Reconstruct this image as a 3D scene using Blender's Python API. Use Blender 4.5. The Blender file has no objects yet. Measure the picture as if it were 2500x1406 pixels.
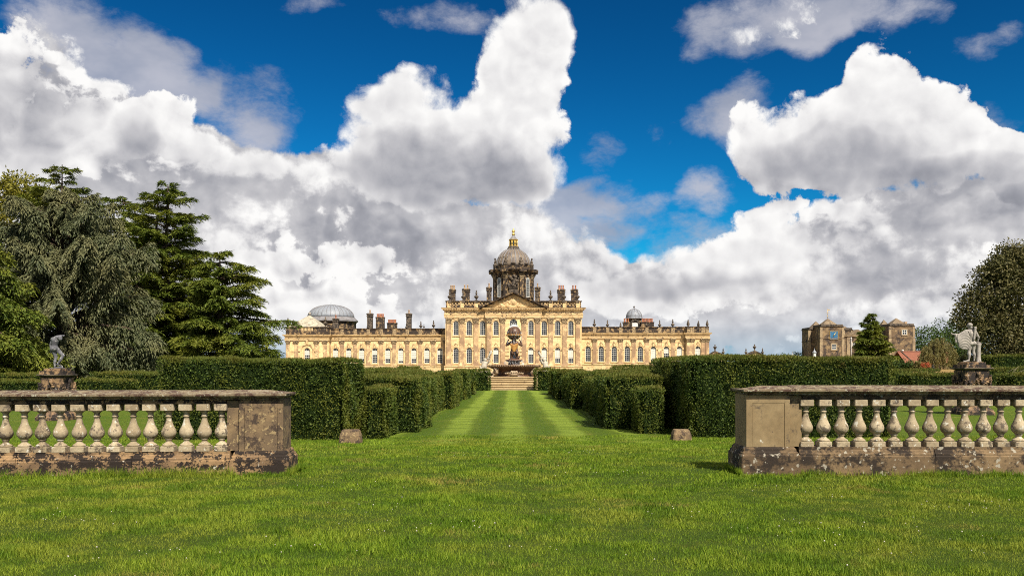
import bpy, bmesh, math, random
import numpy as np
from mathutils import Vector, Matrix, Euler
# ------------------------------------------------------------------ camera
F = 2100.0            # focal length in photo pixels (photo 2500 wide)
HZ = 893.0            # horizon row of the photo
EYE = 1.65
scene = bpy.context.scene
COL = scene.collection
cam_d = bpy.data.cameras.new('camera'); cam = bpy.data.objects.new('camera', cam_d); COL.objects.link(cam)
cam_d.sensor_width = 36.0; cam_d.sensor_fit = 'HORIZONTAL'
cam_d.lens = 36.0 * F / 2500.0
cam_d.shift_y = (HZ - 703.0) / 2500.0
cam_d.clip_start = 0.1; cam_d.clip_end = 6000.0
cam.location = (0, 0, EYE); cam.rotation_euler = (math.radians(90), 0, 0)
scene.camera = cam
# ------------------------------------------------------------------ sun
SUN_EL = math.radians(49.0)
SUN_AZ = math.radians(25.0)          # right of straight behind the camera
sun_dir = Vector((math.sin(SUN_AZ) * math.cos(SUN_EL), -math.cos(SUN_AZ) * math.cos(SUN_EL), math.sin(SUN_EL)))
sd = bpy.data.lights.new('sun', 'SUN'); sd.energy = 5.0; sd.angle = math.radians(0.53); sd.color = (1.0, 0.92, 0.79)
sun = bpy.data.objects.new('sun', sd); COL.objects.link(sun)
sun.rotation_euler = sun_dir.to_track_quat('Z', 'Y').to_euler(); sun.location = (40, -60, 80)
scene.view_settings.view_transform = 'Standard'; scene.view_settings.look = 'None'
scene.view_settings.gamma = 1.0; scene.view_settings.use_curve_mapping = False
scene.view_settings.exposure = 0.76
scene.render.film_transparent = False
scene.cycles.use_denoising = False; scene.cycles.pixel_filter_type = 'BLACKMAN_HARRIS'; scene.cycles.filter_width = 1.0
scene.cycles.use_adaptive_sampling = True; scene.cycles.adaptive_threshold = .012; scene.cycles.adaptive_min_samples = 8
scene.cycles.max_bounces = 6; scene.cycles.diffuse_bounces = 2; scene.cycles.glossy_bounces = 2
scene.cycles.transmission_bounces = 3; scene.cycles.transparent_max_bounces = 6
scene.cycles.sample_clamp_indirect = 6.0
# ------------------------------------------------------------------ node helper
class NT:
    def __init__(s, tree): s.t = tree; s.n = tree.nodes; s.l = tree.links
    def node(s, kind, **kw):
        n = s.n.new(kind)
        for k, v in kw.items(): setattr(n, k, v)
        return n
    def put(s, sock, v):
        if isinstance(v, bpy.types.NodeSocket): s.l.new(v, sock)
        elif v is not None: sock.default_value = v
    def m(s, op, a, b=None, c=None, clamp=False):
        n = s.node('ShaderNodeMath', operation=op, use_clamp=clamp)
        s.put(n.inputs[0], a); s.put(n.inputs[1], b)
        if c is not None: s.put(n.inputs[2], c)
        return n.outputs[0]
    def v(s, op, a, b=None, c=None):
        n = s.node('ShaderNodeVectorMath', operation=op)
        s.put(n.inputs[0], a)
        if b is not None: s.put(n.inputs[1], b)
        if c is not None: s.put(n.inputs[2], c)
        return n.outputs[1] if op in ('DOT_PRODUCT', 'LENGTH', 'DISTANCE') else n.outputs[0]
    def noise(s, vec, scale, detail=4, rough=0.5, lac=2.0, dist=0.0, out='Fac'):
        n = s.node('ShaderNodeTexNoise'); s.put(n.inputs['Vector'], vec)
        n.inputs['Scale'].default_value = scale; n.inputs['Detail'].default_value = detail
        n.inputs['Roughness'].default_value = rough; n.inputs['Lacunarity'].default_value = lac
        n.inputs['Distortion'].default_value = dist
        return n.outputs[out]
    def voro(s, vec, scale, detail=0, rough=.5, feature='F1', rnd=1.0, out='Distance'):
        n = s.node('ShaderNodeTexVoronoi', feature=feature); s.put(n.inputs['Vector'], vec)
        n.inputs['Scale'].default_value = scale
        if 'Detail' in n.inputs: n.inputs['Detail'].default_value = detail; n.inputs['Roughness'].default_value = rough
        n.inputs['Randomness'].default_value = rnd
        return n.outputs[out]
    def rng(s, v, a, b, c=0.0, d=1.0, smooth=True):
        n = s.node('ShaderNodeMapRange', interpolation_type='SMOOTHSTEP' if smooth else 'LINEAR')
        for i, q in enumerate((v, a, b, c, d)): s.put(n.inputs[i], q)
        return n.outputs[0]
    def mix(s, f, a, b, mode='MIX'):
        n = s.node('ShaderNodeMix', data_type='RGBA', blend_type=mode)
        s.put(n.inputs[0], f)
        for i, q in ((6, a), (7, b)):
            if isinstance(q, (tuple, list)) and len(q) == 3: q = (*q, 1.0)
            s.put(n.inputs[i], q)
        return n.outputs[2]
def azel(px, py):
    az = math.atan((px - 1250) / F)
    return az, math.atan((HZ - py) / F * math.cos(az))
def blobs(nt, P, lst, base=0.0):
    acc = base
    for (px, py, rx, ry, w) in lst:
        a, e = azel(px, py); ca = math.cos(a) ** 2
        ix, iy = F / (rx * ca), F / (ry * math.cos(e) * math.cos(a))
        q = nt.v('MULTIPLY_ADD', P, (ix, iy, 0), (-a * ix, -e * iy, 0))
        d = nt.v('DOT_PRODUCT', q, q)
        f = nt.m('MULTIPLY_ADD', d, -1.0, 1.0, clamp=True)
        acc = nt.m('MULTIPLY_ADD', f, w, acc)
    return acc
def to_azel(nt, d):
    s = nt.node('ShaderNodeSeparateXYZ'); nt.put(s.inputs[0], d)
    az = nt.m('ARCTAN2', s.outputs[0], s.outputs[1]); el = nt.m('ARCSINE', s.outputs[2])
    c = nt.node('ShaderNodeCombineXYZ'); nt.put(c.inputs[0], az); nt.put(c.inputs[1], el)
    return c.outputs[0], el
# ------------------------------------------------------------------ sky
BANK = [ # grey-white layer far back
 (40, 330, 300, 340, 1.2), (300, 430, 380, 240, 1.3), (560, 520, 400, 220, 1.2), (780, 520, 300, 200, 1.1), (1080, 560, 320, 130, 1.1),
 (250, 720, 700, 330, 1.3), (900, 680, 560, 220, 1.3), (1250, 650, 330, 150, 1.1), (1700, 730, 480, 130, 1.4), (2080, 610, 300, 160, 1.2), (2380, 580, 460, 260, 1.3)]
CUMULUS = [ # bright heaps in front of it
 (985, 345, 225, 215, 1.3), (930, 240, 100, 85, .55), (880, 330, 110, 120, .3), (1275, 300, 180, 300, 1.3), (1295, 110, 150, 165, .95), (1340, 60, 90, 90, .25), (1130, 420, 330, 120, 1.1),
 (230, 330, 200, 120, 1.2), (410, 310, 140, 110, 1.1), (560, 400, 150, 80, 1.1), (710, 405, 150, 75, 1.05), (60, 430, 150, 120, 1.0), (20, 190, 140, 160, 1.1),
 (2100, 340, 400, 190, 1.35), (2115, 185, 125, 130, .85), (1790, 275, 100, 100, .55), (2340, 315, 180, 150, .8), (1960, 385, 230, 80, .7), (1900, 470, 140, 40, -.45), (2490, 400, 110, 130, 1.1), (2230, 260, 130, 110, .3),
 (1880, 560, 150, 120, 1.2), (1680, 645, 220, 90, 1.2), (1650, 740, 300, 70, 1.0), (2150, 770, 300, 60, .8), (900, 800, 300, 60, .7), (1960, 650, 260, 100, 1.0), (2400, 680, 240, 110, 1.1), (1360, 600, 210, 100, 1.1), (1480, 720, 200, 80, 1.0), (1130, 640, 150, 80, .8), (760, 740, 240, 90, 1.0), (1040, 740, 130, 80, .9), (560, 610, 200, 70, .8), (2150, 560, 110, 70, .6),
 (1900, 35, 240, 75, .72), (1790, 85, 120, 45, .3),
 (1590, 330, 220, 260, -.6), (700, 190, 220, 180, -.5), (1600, 500, 200, 60, -.7), (2380, 60, 240, 130, -.5), (2000, 150, 90, 90, -.3)]
WISPS = [(1880, 50, 290, 100, 1.25), (1790, 265, 130, 120, 1.1), (2420, 300, 130, 90, .9), (250, 150, 330, 190, 1.2), (110, 60, 160, 120, .5), (400, 190, 140, 120, .5), (590, 280, 160, 150, 1.05), (745, 8, 150, 40, .8), (1080, 38, 190, 50, .75),
 (1490, 475, 200, 50, .85), (1725, 450, 95, 75, .95), (1640, 310, 90, 80, .7), (1465, 370, 60, 110, .6), (2220, 45, 140, 70, .95), (2420, 95, 170, 50, .7), (2060, 60, 200, 80, .5), (1800, 640, 900, 200, .7), (1400, 540, 200, 80, .8), (1330, 480, 160, 90, .7)]
GREY = [(1060, 445, 330, 100, .72), (1270, 430, 150, 110, .35), (1990, 420, 330, 95, .72), (2330, 435, 260, 110, .85), (2150, 330, 190, 60, .22), (50, 270, 210, 150, .72), (330, 370, 100, 90, .55),
 (420, 450, 320, 100, .45), (880, 580, 260, 90, .75), (1010, 610, 150, 60, .4), (2130, 570, 190, 100, .6), (2470, 470, 120, 60, .6), (710, 660, 130, 50, .7), (1520, 610, 160, 50, .35), (1750, 690, 330, 50, .45), (2200, 690, 260, 70, .45), (300, 620, 400, 120, .3), (1480, 690, 300, 60, .3)]
def build_world():
    g = bpy.data.node_groups.new('cloud_noise', 'ShaderNodeTree')
    g.interface.new_socket('Vector', in_out='INPUT', socket_type='NodeSocketVector')
    g.interface.new_socket('Value', in_out='OUTPUT', socket_type='NodeSocketFloat')
    g.interface.new_socket('Relief', in_out='OUTPUT', socket_type='NodeSocketFloat')
    nt = NT(g); gi = nt.node('NodeGroupInput'); go = nt.node('NodeGroupOutput')
    fb = nt.noise(gi.outputs[0], 15.0, 7, .655, 2.1)
    vo = nt.voro(gi.outputs[0], 34.0, 1.0, .5)
    f2 = nt.m('SUBTRACT', fb, .5); v2 = nt.m('SUBTRACT', .42, vo)
    nt.put(go.inputs[0], nt.m('ADD', nt.m('MULTIPLY', f2, 1.5), nt.m('MULTIPLY', v2, .34)))
    nt.put(go.inputs[1], nt.m('ADD', nt.m('MULTIPLY', f2, .9), nt.m('MULTIPLY', v2, .55)))
    w = bpy.data.worlds.new('World'); scene.world = w; w.use_nodes = True
    w.node_tree.nodes.clear(); nt = NT(w.node_tree)
    tc = nt.node('ShaderNodeTexCoord'); d = tc.outputs['Generated']
    P, el = to_azel(nt, d)
    wv = nt.v('SUBTRACT', nt.noise(d, 9.0, 3, .55, out='Color'), (.5, .5, .5))
    dw = nt.v('MULTIPLY_ADD', wv, (.03, .03, .03), d)
    Pw = nt.v('MULTIPLY_ADD', wv, (.085, .075, 0), P)
    def cn(off):
        gn = nt.node('ShaderNodeGroup'); gn.node_tree = g
        nt.put(gn.inputs[0], nt.v('ADD', dw, off) if off else dw); return gn.outputs
    n0, r0 = cn(None); hf = nt.m('SUBTRACT', nt.noise(dw, 62.0, 4, .62), .5); n0 = nt.m('MULTIPLY_ADD', hf, .62, n0); r1 = cn((.008, 0, .011))[1]
    B = blobs(nt, Pw, CUMULUS, -.5)
    K = blobs(nt, Pw, BANK, -.45)
    K = nt.m('ADD', K, nt.rng(el, .03, .16, .8, 0))
    # outside the picture the sky goes on as the same broken cloud
    sp = nt.node('ShaderNodeSeparateXYZ'); nt.put(sp.inputs[0], P)
    side = nt.m('MAXIMUM', nt.rng(nt.m('ABSOLUTE', sp.outputs[0]), .50, .62), nt.rng(sp.outputs[1], .42, .52))
    big = nt.noise(d, 2.6, 2, .5)
    B = nt.m('ADD', B, nt.m('MULTIPLY', side, nt.rng(big, .30, .60, .15, 1.1)))
    D = nt.m('ADD', B, n0)
    W = blobs(nt, Pw, WISPS, -.42)
    fw = nt.noise(nt.v('MULTIPLY', dw, (1.0, 1.0, 1.6)), 13.0, 6, .64, 2.15)
    W = nt.m('ADD', W, nt.m('MULTIPLY', nt.m('SUBTRACT', fw, .5), 1.9))
    soft = nt.rng(nt.noise(d, 5.0, 2, .5), .40, .60, .14, .62)      # some edges crisp, some torn
    a = nt.rng(D, .0, soft)
    aw = nt.rng(W, .0, .85, 0, .85)
    G = blobs(nt, nt.v('MULTIPLY_ADD', wv, (.14, .12, 0), P), GREY, 0.0)
    fine = nt.m('SUBTRACT', r0, r1)
    dk = nt.noise(nt.v('MULTIPLY', dw, (1, 1, 1.7)), 6.0, 5, .58)
    ak = nt.rng(nt.m('ADD', K, nt.m('MULTIPLY', n0, .8)), .0, .25)
    def ramp(f, stops):
        n = nt.node('ShaderNodeValToRGB'); nt.put(n.inputs[0], f); cr = n.color_ramp
        cr.elements[0].position, cr.elements[0].color = stops[0][0], (*stops[0][1], 1)
        cr.elements[1].position, cr.elements[1].color = stops[-1][0], (*stops[-1][1], 1)
        for p, c in stops[1:-1]: cr.elements.new(p).color = (*c, 1)
        return n.outputs[0]
    stops = [(0, (.20, .21, .25)), (.30, (.37, .375, .415)), (.55, (.57, .565, .59)), (.78, (.80, .79, .795)), (1, (1.0, .99, .975))]
    lit = nt.m('MULTIPLY_ADD', fine, nt.rng(D, .05, .9, .60, .32), .95)
    lit = nt.m('MULTIPLY_ADD', hf, .16, lit)
    lit = nt.m('SUBTRACT', lit, nt.rng(D, .2, 1.3, 0, .10))
    lit = nt.m('SUBTRACT', lit, nt.m('MULTIPLY', nt.rng(dk, .44, .70), .05))
    lit = nt.m('SUBTRACT', lit, nt.m('MULTIPLY', G, .66), clamp=True)
    cloud = ramp(lit, stops)
    lump = nt.m('ADD', nt.m('MULTIPLY', nt.m('SUBTRACT', dk, .47), 2.8), nt.m('MULTIPLY', n0, .60))
    M = nt.rng(lump, .0, nt.m('MULTIPLY', soft, .85))
    l0 = nt.m('MULTIPLY_ADD', fine, .45, nt.rng(dk, .30, .48, .82, .56))
    l1 = nt.m('SUBTRACT', nt.m('MULTIPLY_ADD', fine, .60, 1.0), nt.rng(lump, .15, 1.0, 0, .26))
    litk = nt.node('ShaderNodeMix', data_type='FLOAT'); nt.put(litk.inputs[0], M); nt.put(litk.inputs[2], l0); nt.put(litk.inputs[3], l1)
    litk = nt.m('SUBTRACT', litk.outputs[0], nt.m('MULTIPLY', G, .30), clamp=True)
    cloudk = ramp(litk, stops)
    sky = nt.node('ShaderNodeTexSky', sky_type='NISHITA'); sky.sun_disc = False
    sky.sun_elevation = SUN_EL; sky.sun_rotation = math.atan2(sun_dir.x, sun_dir.y)
    sky.air_density = 1.0; sky.dust_density = .2; sky.ozone_density = 3.0; sky.altitude = 100
    bs = nt.node('ShaderNodeVectorMath', operation='SCALE'); nt.put(bs.inputs[0], sky.outputs[0]); bs.inputs['Scale'].default_value = .105
    gm = nt.node('ShaderNodeGamma'); nt.put(gm.inputs[0], bs.outputs[0]); gm.inputs[1].default_value = 1.9   # polarised, deep blue
    blue = nt.mix(1.0, gm.outputs[0], (.10, 1.24, 1.34), 'MULTIPLY')
    hz = nt.rng(el, .0, .14, .92, 0)
    base = nt.mix(hz, blue, (.27, .42, .62))
    wcol = nt.mix(nt.rng(dk, .35, .65), (.58, .58, .64), (.36, .39, .48))
    c1 = nt.mix(aw, base, wcol)
    low = nt.rng(el, .0, .075, .62, 0)
    fade = nt.rng(el, -.02, .05, .4, 1.0)
    c1 = nt.mix(nt.m('MULTIPLY', ak, fade), c1, nt.mix(low, cloudk, (.40, .49, .61)))
    c2 = nt.mix(nt.m('MULTIPLY', a, fade), c1, nt.mix(nt.m('MULTIPLY', low, .6), cloud, (.46, .55, .66)))
    bg = nt.node('ShaderNodeBackground'); nt.put(bg.inputs[0], c2); bg.inputs[1].default_value = .585
    o = nt.node('ShaderNodeOutputWorld'); nt.l.new(bg.outputs[0], o.inputs[0])
    w.cycles.sampling_method = 'MANUAL'; w.cycles.sample_map_resolution = 256
build_world()
# ------------------------------------------------------------------ mesh helpers
rs = np.random.RandomState(11); random.seed(5)
PI = math.pi
def X_at(px, d): return (px - 1250.0) * d / F
def Z_at(py, d): return EYE + (HZ - py) * d / F
def sstep(t): t = min(1.0, max(0.0, t)); return t * t * (3 - 2 * t)
def ground(y):
    z = -.46 * sstep((y - 14.5) / 10.0)
    if y > 82: z += .69 * sstep((y - 82) / 106.0)
    return z
class MB:
    """collects shapes for ONE mesh"""
    def __init__(s): s.v = []; s.f = []; s.sm = []
    def add(s, vs, fs, smooth=False):
        o = len(s.v); s.v.extend([tuple(p) for p in vs])
        for f in fs: s.f.append(tuple(i + o for i in f)); s.sm.append(smooth)
        return s
    def box(s, x0, x1, y0, y1, z0, z1):
        v = [(x0, y0, z0), (x1, y0, z0), (x1, y1, z0), (x0, y1, z0), (x0, y0, z1), (x1, y0, z1), (x1, y1, z1), (x0, y1, z1)]
        return s.add(v, [(0, 3, 2, 1), (4, 5, 6, 7), (0, 1, 5, 4), (1, 2, 6, 5), (2, 3, 7, 6), (3, 0, 4, 7)])
    def bbox(s, x0, x1, y0, y1, z0, z1, b=.01):
        """box with chamfered upright and horizontal edges"""
        return s.stack(x0, x1, y0, y1, [(z0, 0), (z0 + .0001, 0), (z1 - b, 0), (z1, b)], b)
    def stack(s, x0, x1, y0, y1, prof, ch=0.0):
        """vertical rectangular stack: prof = [(z, inset)], optional corner chamfer"""
        rings = []
        for z, i in prof:
            a, b, c, d = x0 + i, x1 - i, y0 + i, y1 - i
            if ch: rings.append([(a + ch, c, z), (b - ch, c, z), (b, c + ch, z), (b, d - ch, z), (b - ch, d, z), (a + ch, d, z), (a, d - ch, z), (a, c + ch, z)])
            else: rings.append([(a, c, z), (b, c, z), (b, d, z), (a, d, z)])
        return s.loft(rings)
    def loft(s, rings, cap=True, smooth=False):
        n = len(rings[0]); vs = [p for r in rings for p in r]; fs = []
        for k in range(len(rings) - 1):
            for i in range(n):
                j = (i + 1) % n; fs.append((k * n + i, k * n + j, (k + 1) * n + j, (k + 1) * n + i))
        s.add(vs, fs, smooth)
        if cap:
            o = len(s.v) - len(vs); m = (len(rings) - 1) * n
            s.f.append(tuple(o + i for i in reversed(range(n)))); s.sm.append(False)
            s.f.append(tuple(o + m + i for i in range(n))); s.sm.append(False)
        return s
    def lathe(s, prof, n=16, c=(0, 0, 0), smooth=True, sq=1.0, rot=0.0, cap=True):
        rings = [[(c[0] + r * math.cos(2 * PI * i / n + rot), c[1] + r * sq * math.sin(2 * PI * i / n + rot), c[2] + z) for i in range(n)] for z, r in prof]
        return s.loft(rings, cap, smooth)
    def tube(s, pts, rad, n=6, smooth=True):
        pts = [Vector(p) for p in pts]; rings = []
        for i, p in enumerate(pts):
            t = (pts[min(i + 1, len(pts) - 1)] - pts[max(i - 1, 0)]).normalized()
            u = t.cross(Vector((0, 0, 1)) if abs(t.z) < .9 else Vector((1, 0, 0))).normalized(); w = t.cross(u)
            r = rad[i] if hasattr(rad, '__len__') else rad
            rings.append([p + u * (r * math.cos(2 * PI * k / n)) + w * (r * math.sin(2 * PI * k / n)) for k in range(n)])
        return s.loft(rings, True, smooth)
    def prism(s, poly, y0, y1):
        """polygon in xz extruded along y"""
        return s.loft([[(x, y0, z) for x, z in poly], [(x, y1, z) for x, z in poly]])
    def prof_x(s, prof, x0, x1):
        """(y,z) profile extruded along x"""
        return s.loft([[(x0, y, z) for y, z in prof], [(x1, y, z) for y, z in prof]])
    def ell(s, c, r, n=10, m=6, rotz=0.0, tilt=0.0):
        R = Matrix.Rotation(rotz, 3, 'Z') @ Matrix.Rotation(tilt, 3, 'Y'); vs = []; fs = []
        for k in range(1, m):
            ph = PI * k / m
            for i in range(n):
                th = 2 * PI * i / n
                p = R @ Vector((r[0] * math.sin(ph) * math.cos(th), r[1] * math.sin(ph) * math.sin(th), r[2] * math.cos(ph)))
                vs.append((c[0] + p.x, c[1] + p.y, c[2] + p.z))
        for sgn in (1, -1):
            p = R @ Vector((0, 0, r[2] * sgn)); vs.append((c[0] + p.x, c[1] + p.y, c[2] + p.z))
        T, Bm = len(vs) - 2, len(vs) - 1
        for k in range(m - 2):
            for i in range(n):
                j = (i + 1) % n; fs.append((k * n + i, (k + 1) * n + i, (k + 1) * n + j, k * n + j))
        for i in range(n):
            j = (i + 1) % n; fs.append((T, i, j)); fs.append((Bm, (m - 2) * n + j, (m - 2) * n + i))
        return s.add(vs, fs, True)
    def cap(s, a, ra, b, rb, n=10):
        """tapered capsule"""
        a, b = Vector(a), Vector(b); t = (b - a)
        if t.length < 1e-6: return s.ell(a, (ra, ra, ra), n, 6)
        t.normalize(); pts = []; rr = []
        for k in range(4):
            q = PI / 2 * (1 - k / 3.0); pts.append(a - t * ra * math.sin(q)); rr.append(max(.002, ra * math.cos(q)))
        for k in range(4):
            q = PI / 2 * k / 3.0; pts.append(b + t * rb * math.sin(q)); rr.append(max(.002, rb * math.cos(q)))
        return s.tube(pts, rr, n)
    def mesh(s, name='mesh'):
        me = bpy.data.meshes.new(name); me.from_pydata(s.v, [], s.f)
        me.polygons.foreach_set('use_smooth', s.sm); me.update(); return me
    def build(s, name, mat, parent=None, loc=None, rz=0.0):
        me = s.mesh(name); return link(name, me, mat, parent, loc, rz)
def link(name, me, mat=None, parent=None, loc=None, rz=0.0, sc=None):
    o = bpy.data.objects.new(name, me); COL.objects.link(o)
    if mat is not None and not len(me.materials):
        for mm in (mat if isinstance(mat, (list, tuple)) else [mat]): me.materials.append(mm)
    if parent is not None: o.parent = parent
    if loc is not None: o.location = loc
    if rz: o.rotation_euler = (0, 0, rz)
    if sc is not None: o.scale = sc
    return o
def empty(name, loc=(0, 0, 0), rz=0.0, parent=None):
    o = bpy.data.objects.new(name, None); COL.objects.link(o); o.location = loc; o.rotation_euler = (0, 0, rz)
    o.empty_display_size = .2
    if parent: o.parent = parent
    return o
def tag(o, label=None, cat=None, group=None, kind=None):
    if label: o['label'] = label
    if cat: o['category'] = cat
    if group: o['group'] = group
    if kind: o['kind'] = kind
    return o
def organic(mb, voxel, it=6, disp=0.0):
    """fuse the capsules of a figure into one continuous skin"""
    tmp = bpy.data.objects.new('tmp', mb.mesh('tmp')); COL.objects.link(tmp)
    r = tmp.modifiers.new('r', 'REMESH'); r.mode = 'VOXEL'; r.voxel_size = voxel
    q = tmp.modifiers.new('s', 'SMOOTH'); q.iterations = it; q.factor = .5
    dg = bpy.context.evaluated_depsgraph_get(); dg.update()
    me = bpy.data.meshes.new_from_object(tmp.evaluated_get(dg)); me.materials.clear()
    old = tmp.data; bpy.data.objects.remove(tmp); bpy.data.meshes.remove(old)
    me.polygons.foreach_set('use_smooth', [True] * len(me.polygons)); return me
def quads_mesh(name, V):
    """V: (n,k,3) array of separate k-cornered leaves"""
    n, k = V.shape[:2]; me = bpy.data.meshes.new(name)
    me.vertices.add(n * k); me.vertices.foreach_set('co', np.ascontiguousarray(V, dtype=np.float32).ravel())
    me.loops.add(n * k); me.loops.foreach_set('vertex_index', np.arange(n * k, dtype=np.int32))
    me.polygons.add(n); me.polygons.foreach_set('loop_start', np.arange(0, n * k, k, dtype=np.int32))
    me.update(calc_edges=True); return me
def leaf_tris(c, d, nrm, L, Wd):
    """needle sprays and grass blades: one slim triangle each"""
    d = d / np.maximum(np.linalg.norm(d, axis=1, keepdims=True), 1e-6)
    s = np.cross(d, nrm); s /= np.maximum(np.linalg.norm(s, axis=1, keepdims=True), 1e-6)
    L = np.asarray(L).reshape(-1, 1); Wd = np.asarray(Wd).reshape(-1, 1)
    return np.stack([c - s * Wd * .5, c + s * Wd * .5, c + d * L], axis=1)
def leaf_quads(c, d, nrm, L, Wd, fold=0.0):
    """diamond leaves: base c, direction d, normal nrm, length, width arrays"""
    d = d / np.maximum(np.linalg.norm(d, axis=1, keepdims=True), 1e-6)
    s = np.cross(d, nrm); s /= np.maximum(np.linalg.norm(s, axis=1, keepdims=True), 1e-6)
    L = np.asarray(L).reshape(-1, 1); Wd = np.asarray(Wd).reshape(-1, 1)
    return np.stack([c, c + d * L * .45 + s * Wd * .5, c + d * L, c + d * L * .45 - s * Wd * .5], axis=1)
def rvec(n):
    v = rs.normal(size=(n, 3)); return v / np.linalg.norm(v, axis=1, keepdims=True)
def tri_join(me, mb):
    """append an MB's geometry to a quads mesh through bmesh"""
    bm = bmesh.new(); bm.from_mesh(me); tm = mb.mesh('t'); bm.from_mesh(tm); bm.to_mesh(me); bm.free(); bpy.data.meshes.remove(tm)
# ------------------------------------------------------------------ materials
MATS = {}
ALB = .72            # overall albedo level for the chosen exposure
def al(c, k=1.0): return tuple(x * ALB * k for x in c) if c is not None else None
def new_mat(name):
    m = bpy.data.materials.new(name); m.use_nodes = True; m.node_tree.nodes.clear(); MATS[name] = m
    return m, NT(m.node_tree)
def finish(nt, col, rough=.8, bump=None, bstr=.3, bdist=.02, spec=.3, metal=0.0):
    b = nt.node('ShaderNodeBsdfPrincipled'); nt.put(b.inputs['Base Color'], (*col, 1) if isinstance(col, tuple) and len(col) == 3 else col)
    nt.put(b.inputs['Roughness'], rough); b.inputs['Specular IOR Level'].default_value = spec; b.inputs['Metallic'].default_value = metal
    if bump is not None:
        bn = nt.node('ShaderNodeBump'); bn.inputs['Strength'].default_value = bstr; bn.inputs['Distance'].default_value = bdist
        nt.put(bn.inputs['Height'], bump); nt.put(b.inputs['Normal'], bn.outputs[0])
    o = nt.node('ShaderNodeOutputMaterial'); nt.l.new(b.outputs[0], o.inputs[0]); return b
def pos(nt): return nt.node('ShaderNodeNewGeometry').outputs['Position']
def objco(nt): return nt.node('ShaderNodeTexCoord').outputs['Object']
def stone(name, base, base2, dark, light=None, soot=(.52, .66), scale=1.0, lich=None, rough=.88, bstr=.35, soot_amt=1.0, blocks=None, streak=0.0, bdist=.012, sz=.9, each=False):
    """weathered stone: two hues, soot or moss patches, pale lichen spots; all patterns have shapes of their own"""
    base, base2, dark = al(base), al(base2), al(dark, .85)
    if lich: lich = (al(lich[0]), *lich[1:])
    m, nt = new_mat(name); p = pos(nt)
    orn = nt.node('ShaderNodeObjectInfo').outputs['Random'] if each else None   # every copy weathers differently
    a = nt.noise(p, .9 * scale, 4, .55); b = nt.noise(p, 5 * scale, 5, .6)
    c = nt.mix(nt.rng(a, .35, .65), base, base2)
    if blocks:
        bk = nt.node('ShaderNodeTexBrick'); sp = nt.node('ShaderNodeSeparateXYZ'); nt.put(sp.inputs[0], p)
        cb = nt.node('ShaderNodeCombineXYZ'); nt.put(cb.inputs[0], nt.m('ADD', sp.outputs[0], nt.m('MULTIPLY', sp.outputs[1], .7))); nt.put(cb.inputs[1], sp.outputs[2])
        nt.put(bk.inputs['Vector'], cb.outputs[0]); bk.inputs['Color1'].default_value = (1.18, 1.16, 1.12, 1); bk.inputs['Color2'].default_value = (.62, .58, .55, 1)
        bk.inputs['Mortar'].default_value = (.72, .66, .56, 1); bk.inputs['Scale'].default_value = 1.0
        bk.inputs['Mortar Size'].default_value = .012; bk.inputs['Brick Width'].default_value = blocks[0]; bk.inputs['Row Height'].default_value = blocks[1]
        bk.inputs['Bias'].default_value = blocks[2]
        c = nt.mix(blocks[3], c, bk.outputs[0], 'MULTIPLY')
    c = nt.mix(nt.rng(b, .3, .7, 0, .45), c, tuple(x * .6 for x in base2))
    s1 = nt.noise(nt.v('MULTIPLY', p, (1, 1, sz)), 1.7 * scale, 6, .66); s2 = nt.noise(p, 14 * scale, 3, .6)
    sm = nt.rng(nt.m('ADD', s1, nt.m('MULTIPLY', nt.m('SUBTRACT', s2, .5), .35)), soot[0], soot[1], 0, soot_amt)
    if each:
        sm = nt.rng(nt.m('ADD', nt.m('MULTIPLY_ADD', orn, .16, -.09), nt.m('ADD', s1, nt.m('MULTIPLY', nt.m('SUBTRACT', s2, .5), .35))), soot[0], soot[1], 0, soot_amt)
        c = nt.mix(1.0, c, nt.mix(nt.m('FRACT', nt.m('MULTIPLY', orn, 7.31)), (.70, .66, .60), (1.06, 1.04, 1.0)), 'MULTIPLY')
    c = nt.mix(sm, c, dark)
    if streak:
        st = nt.noise(nt.v('MULTIPLY', p, (3.0, 3.0, .25)), 1.6 * scale, 4, .6)
        c = nt.mix(nt.rng(st, .5, .72, 0, streak), c, dark)
    h = nt.m('ADD', b, nt.m('MULTIPLY', s2, .5))
    if lich:
        v = nt.noise(p, lich[1], 5, .55)
        lf = nt.rng(v, lich[2], lich[2] + .05, 0, .9)
        c = nt.mix(lf, c, lich[0])
    finish(nt, c, rough, h, bstr, bdist); return m
def plain(name, col, rough=.7, var=.25, scale=6.0, metal=0.0, spec=.3, bstr=.15, bdist=.01):
    col = al(col); m, nt = new_mat(name); p = pos(nt); n = nt.noise(p, scale, 5, .6)
    c = nt.mix(nt.rng(n, .3, .7), tuple(x * (1 - var) for x in col), tuple(min(1, x * (1 + var)) for x in col))
    finish(nt, c, rough, n, bstr, bdist, spec, metal); return m
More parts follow.
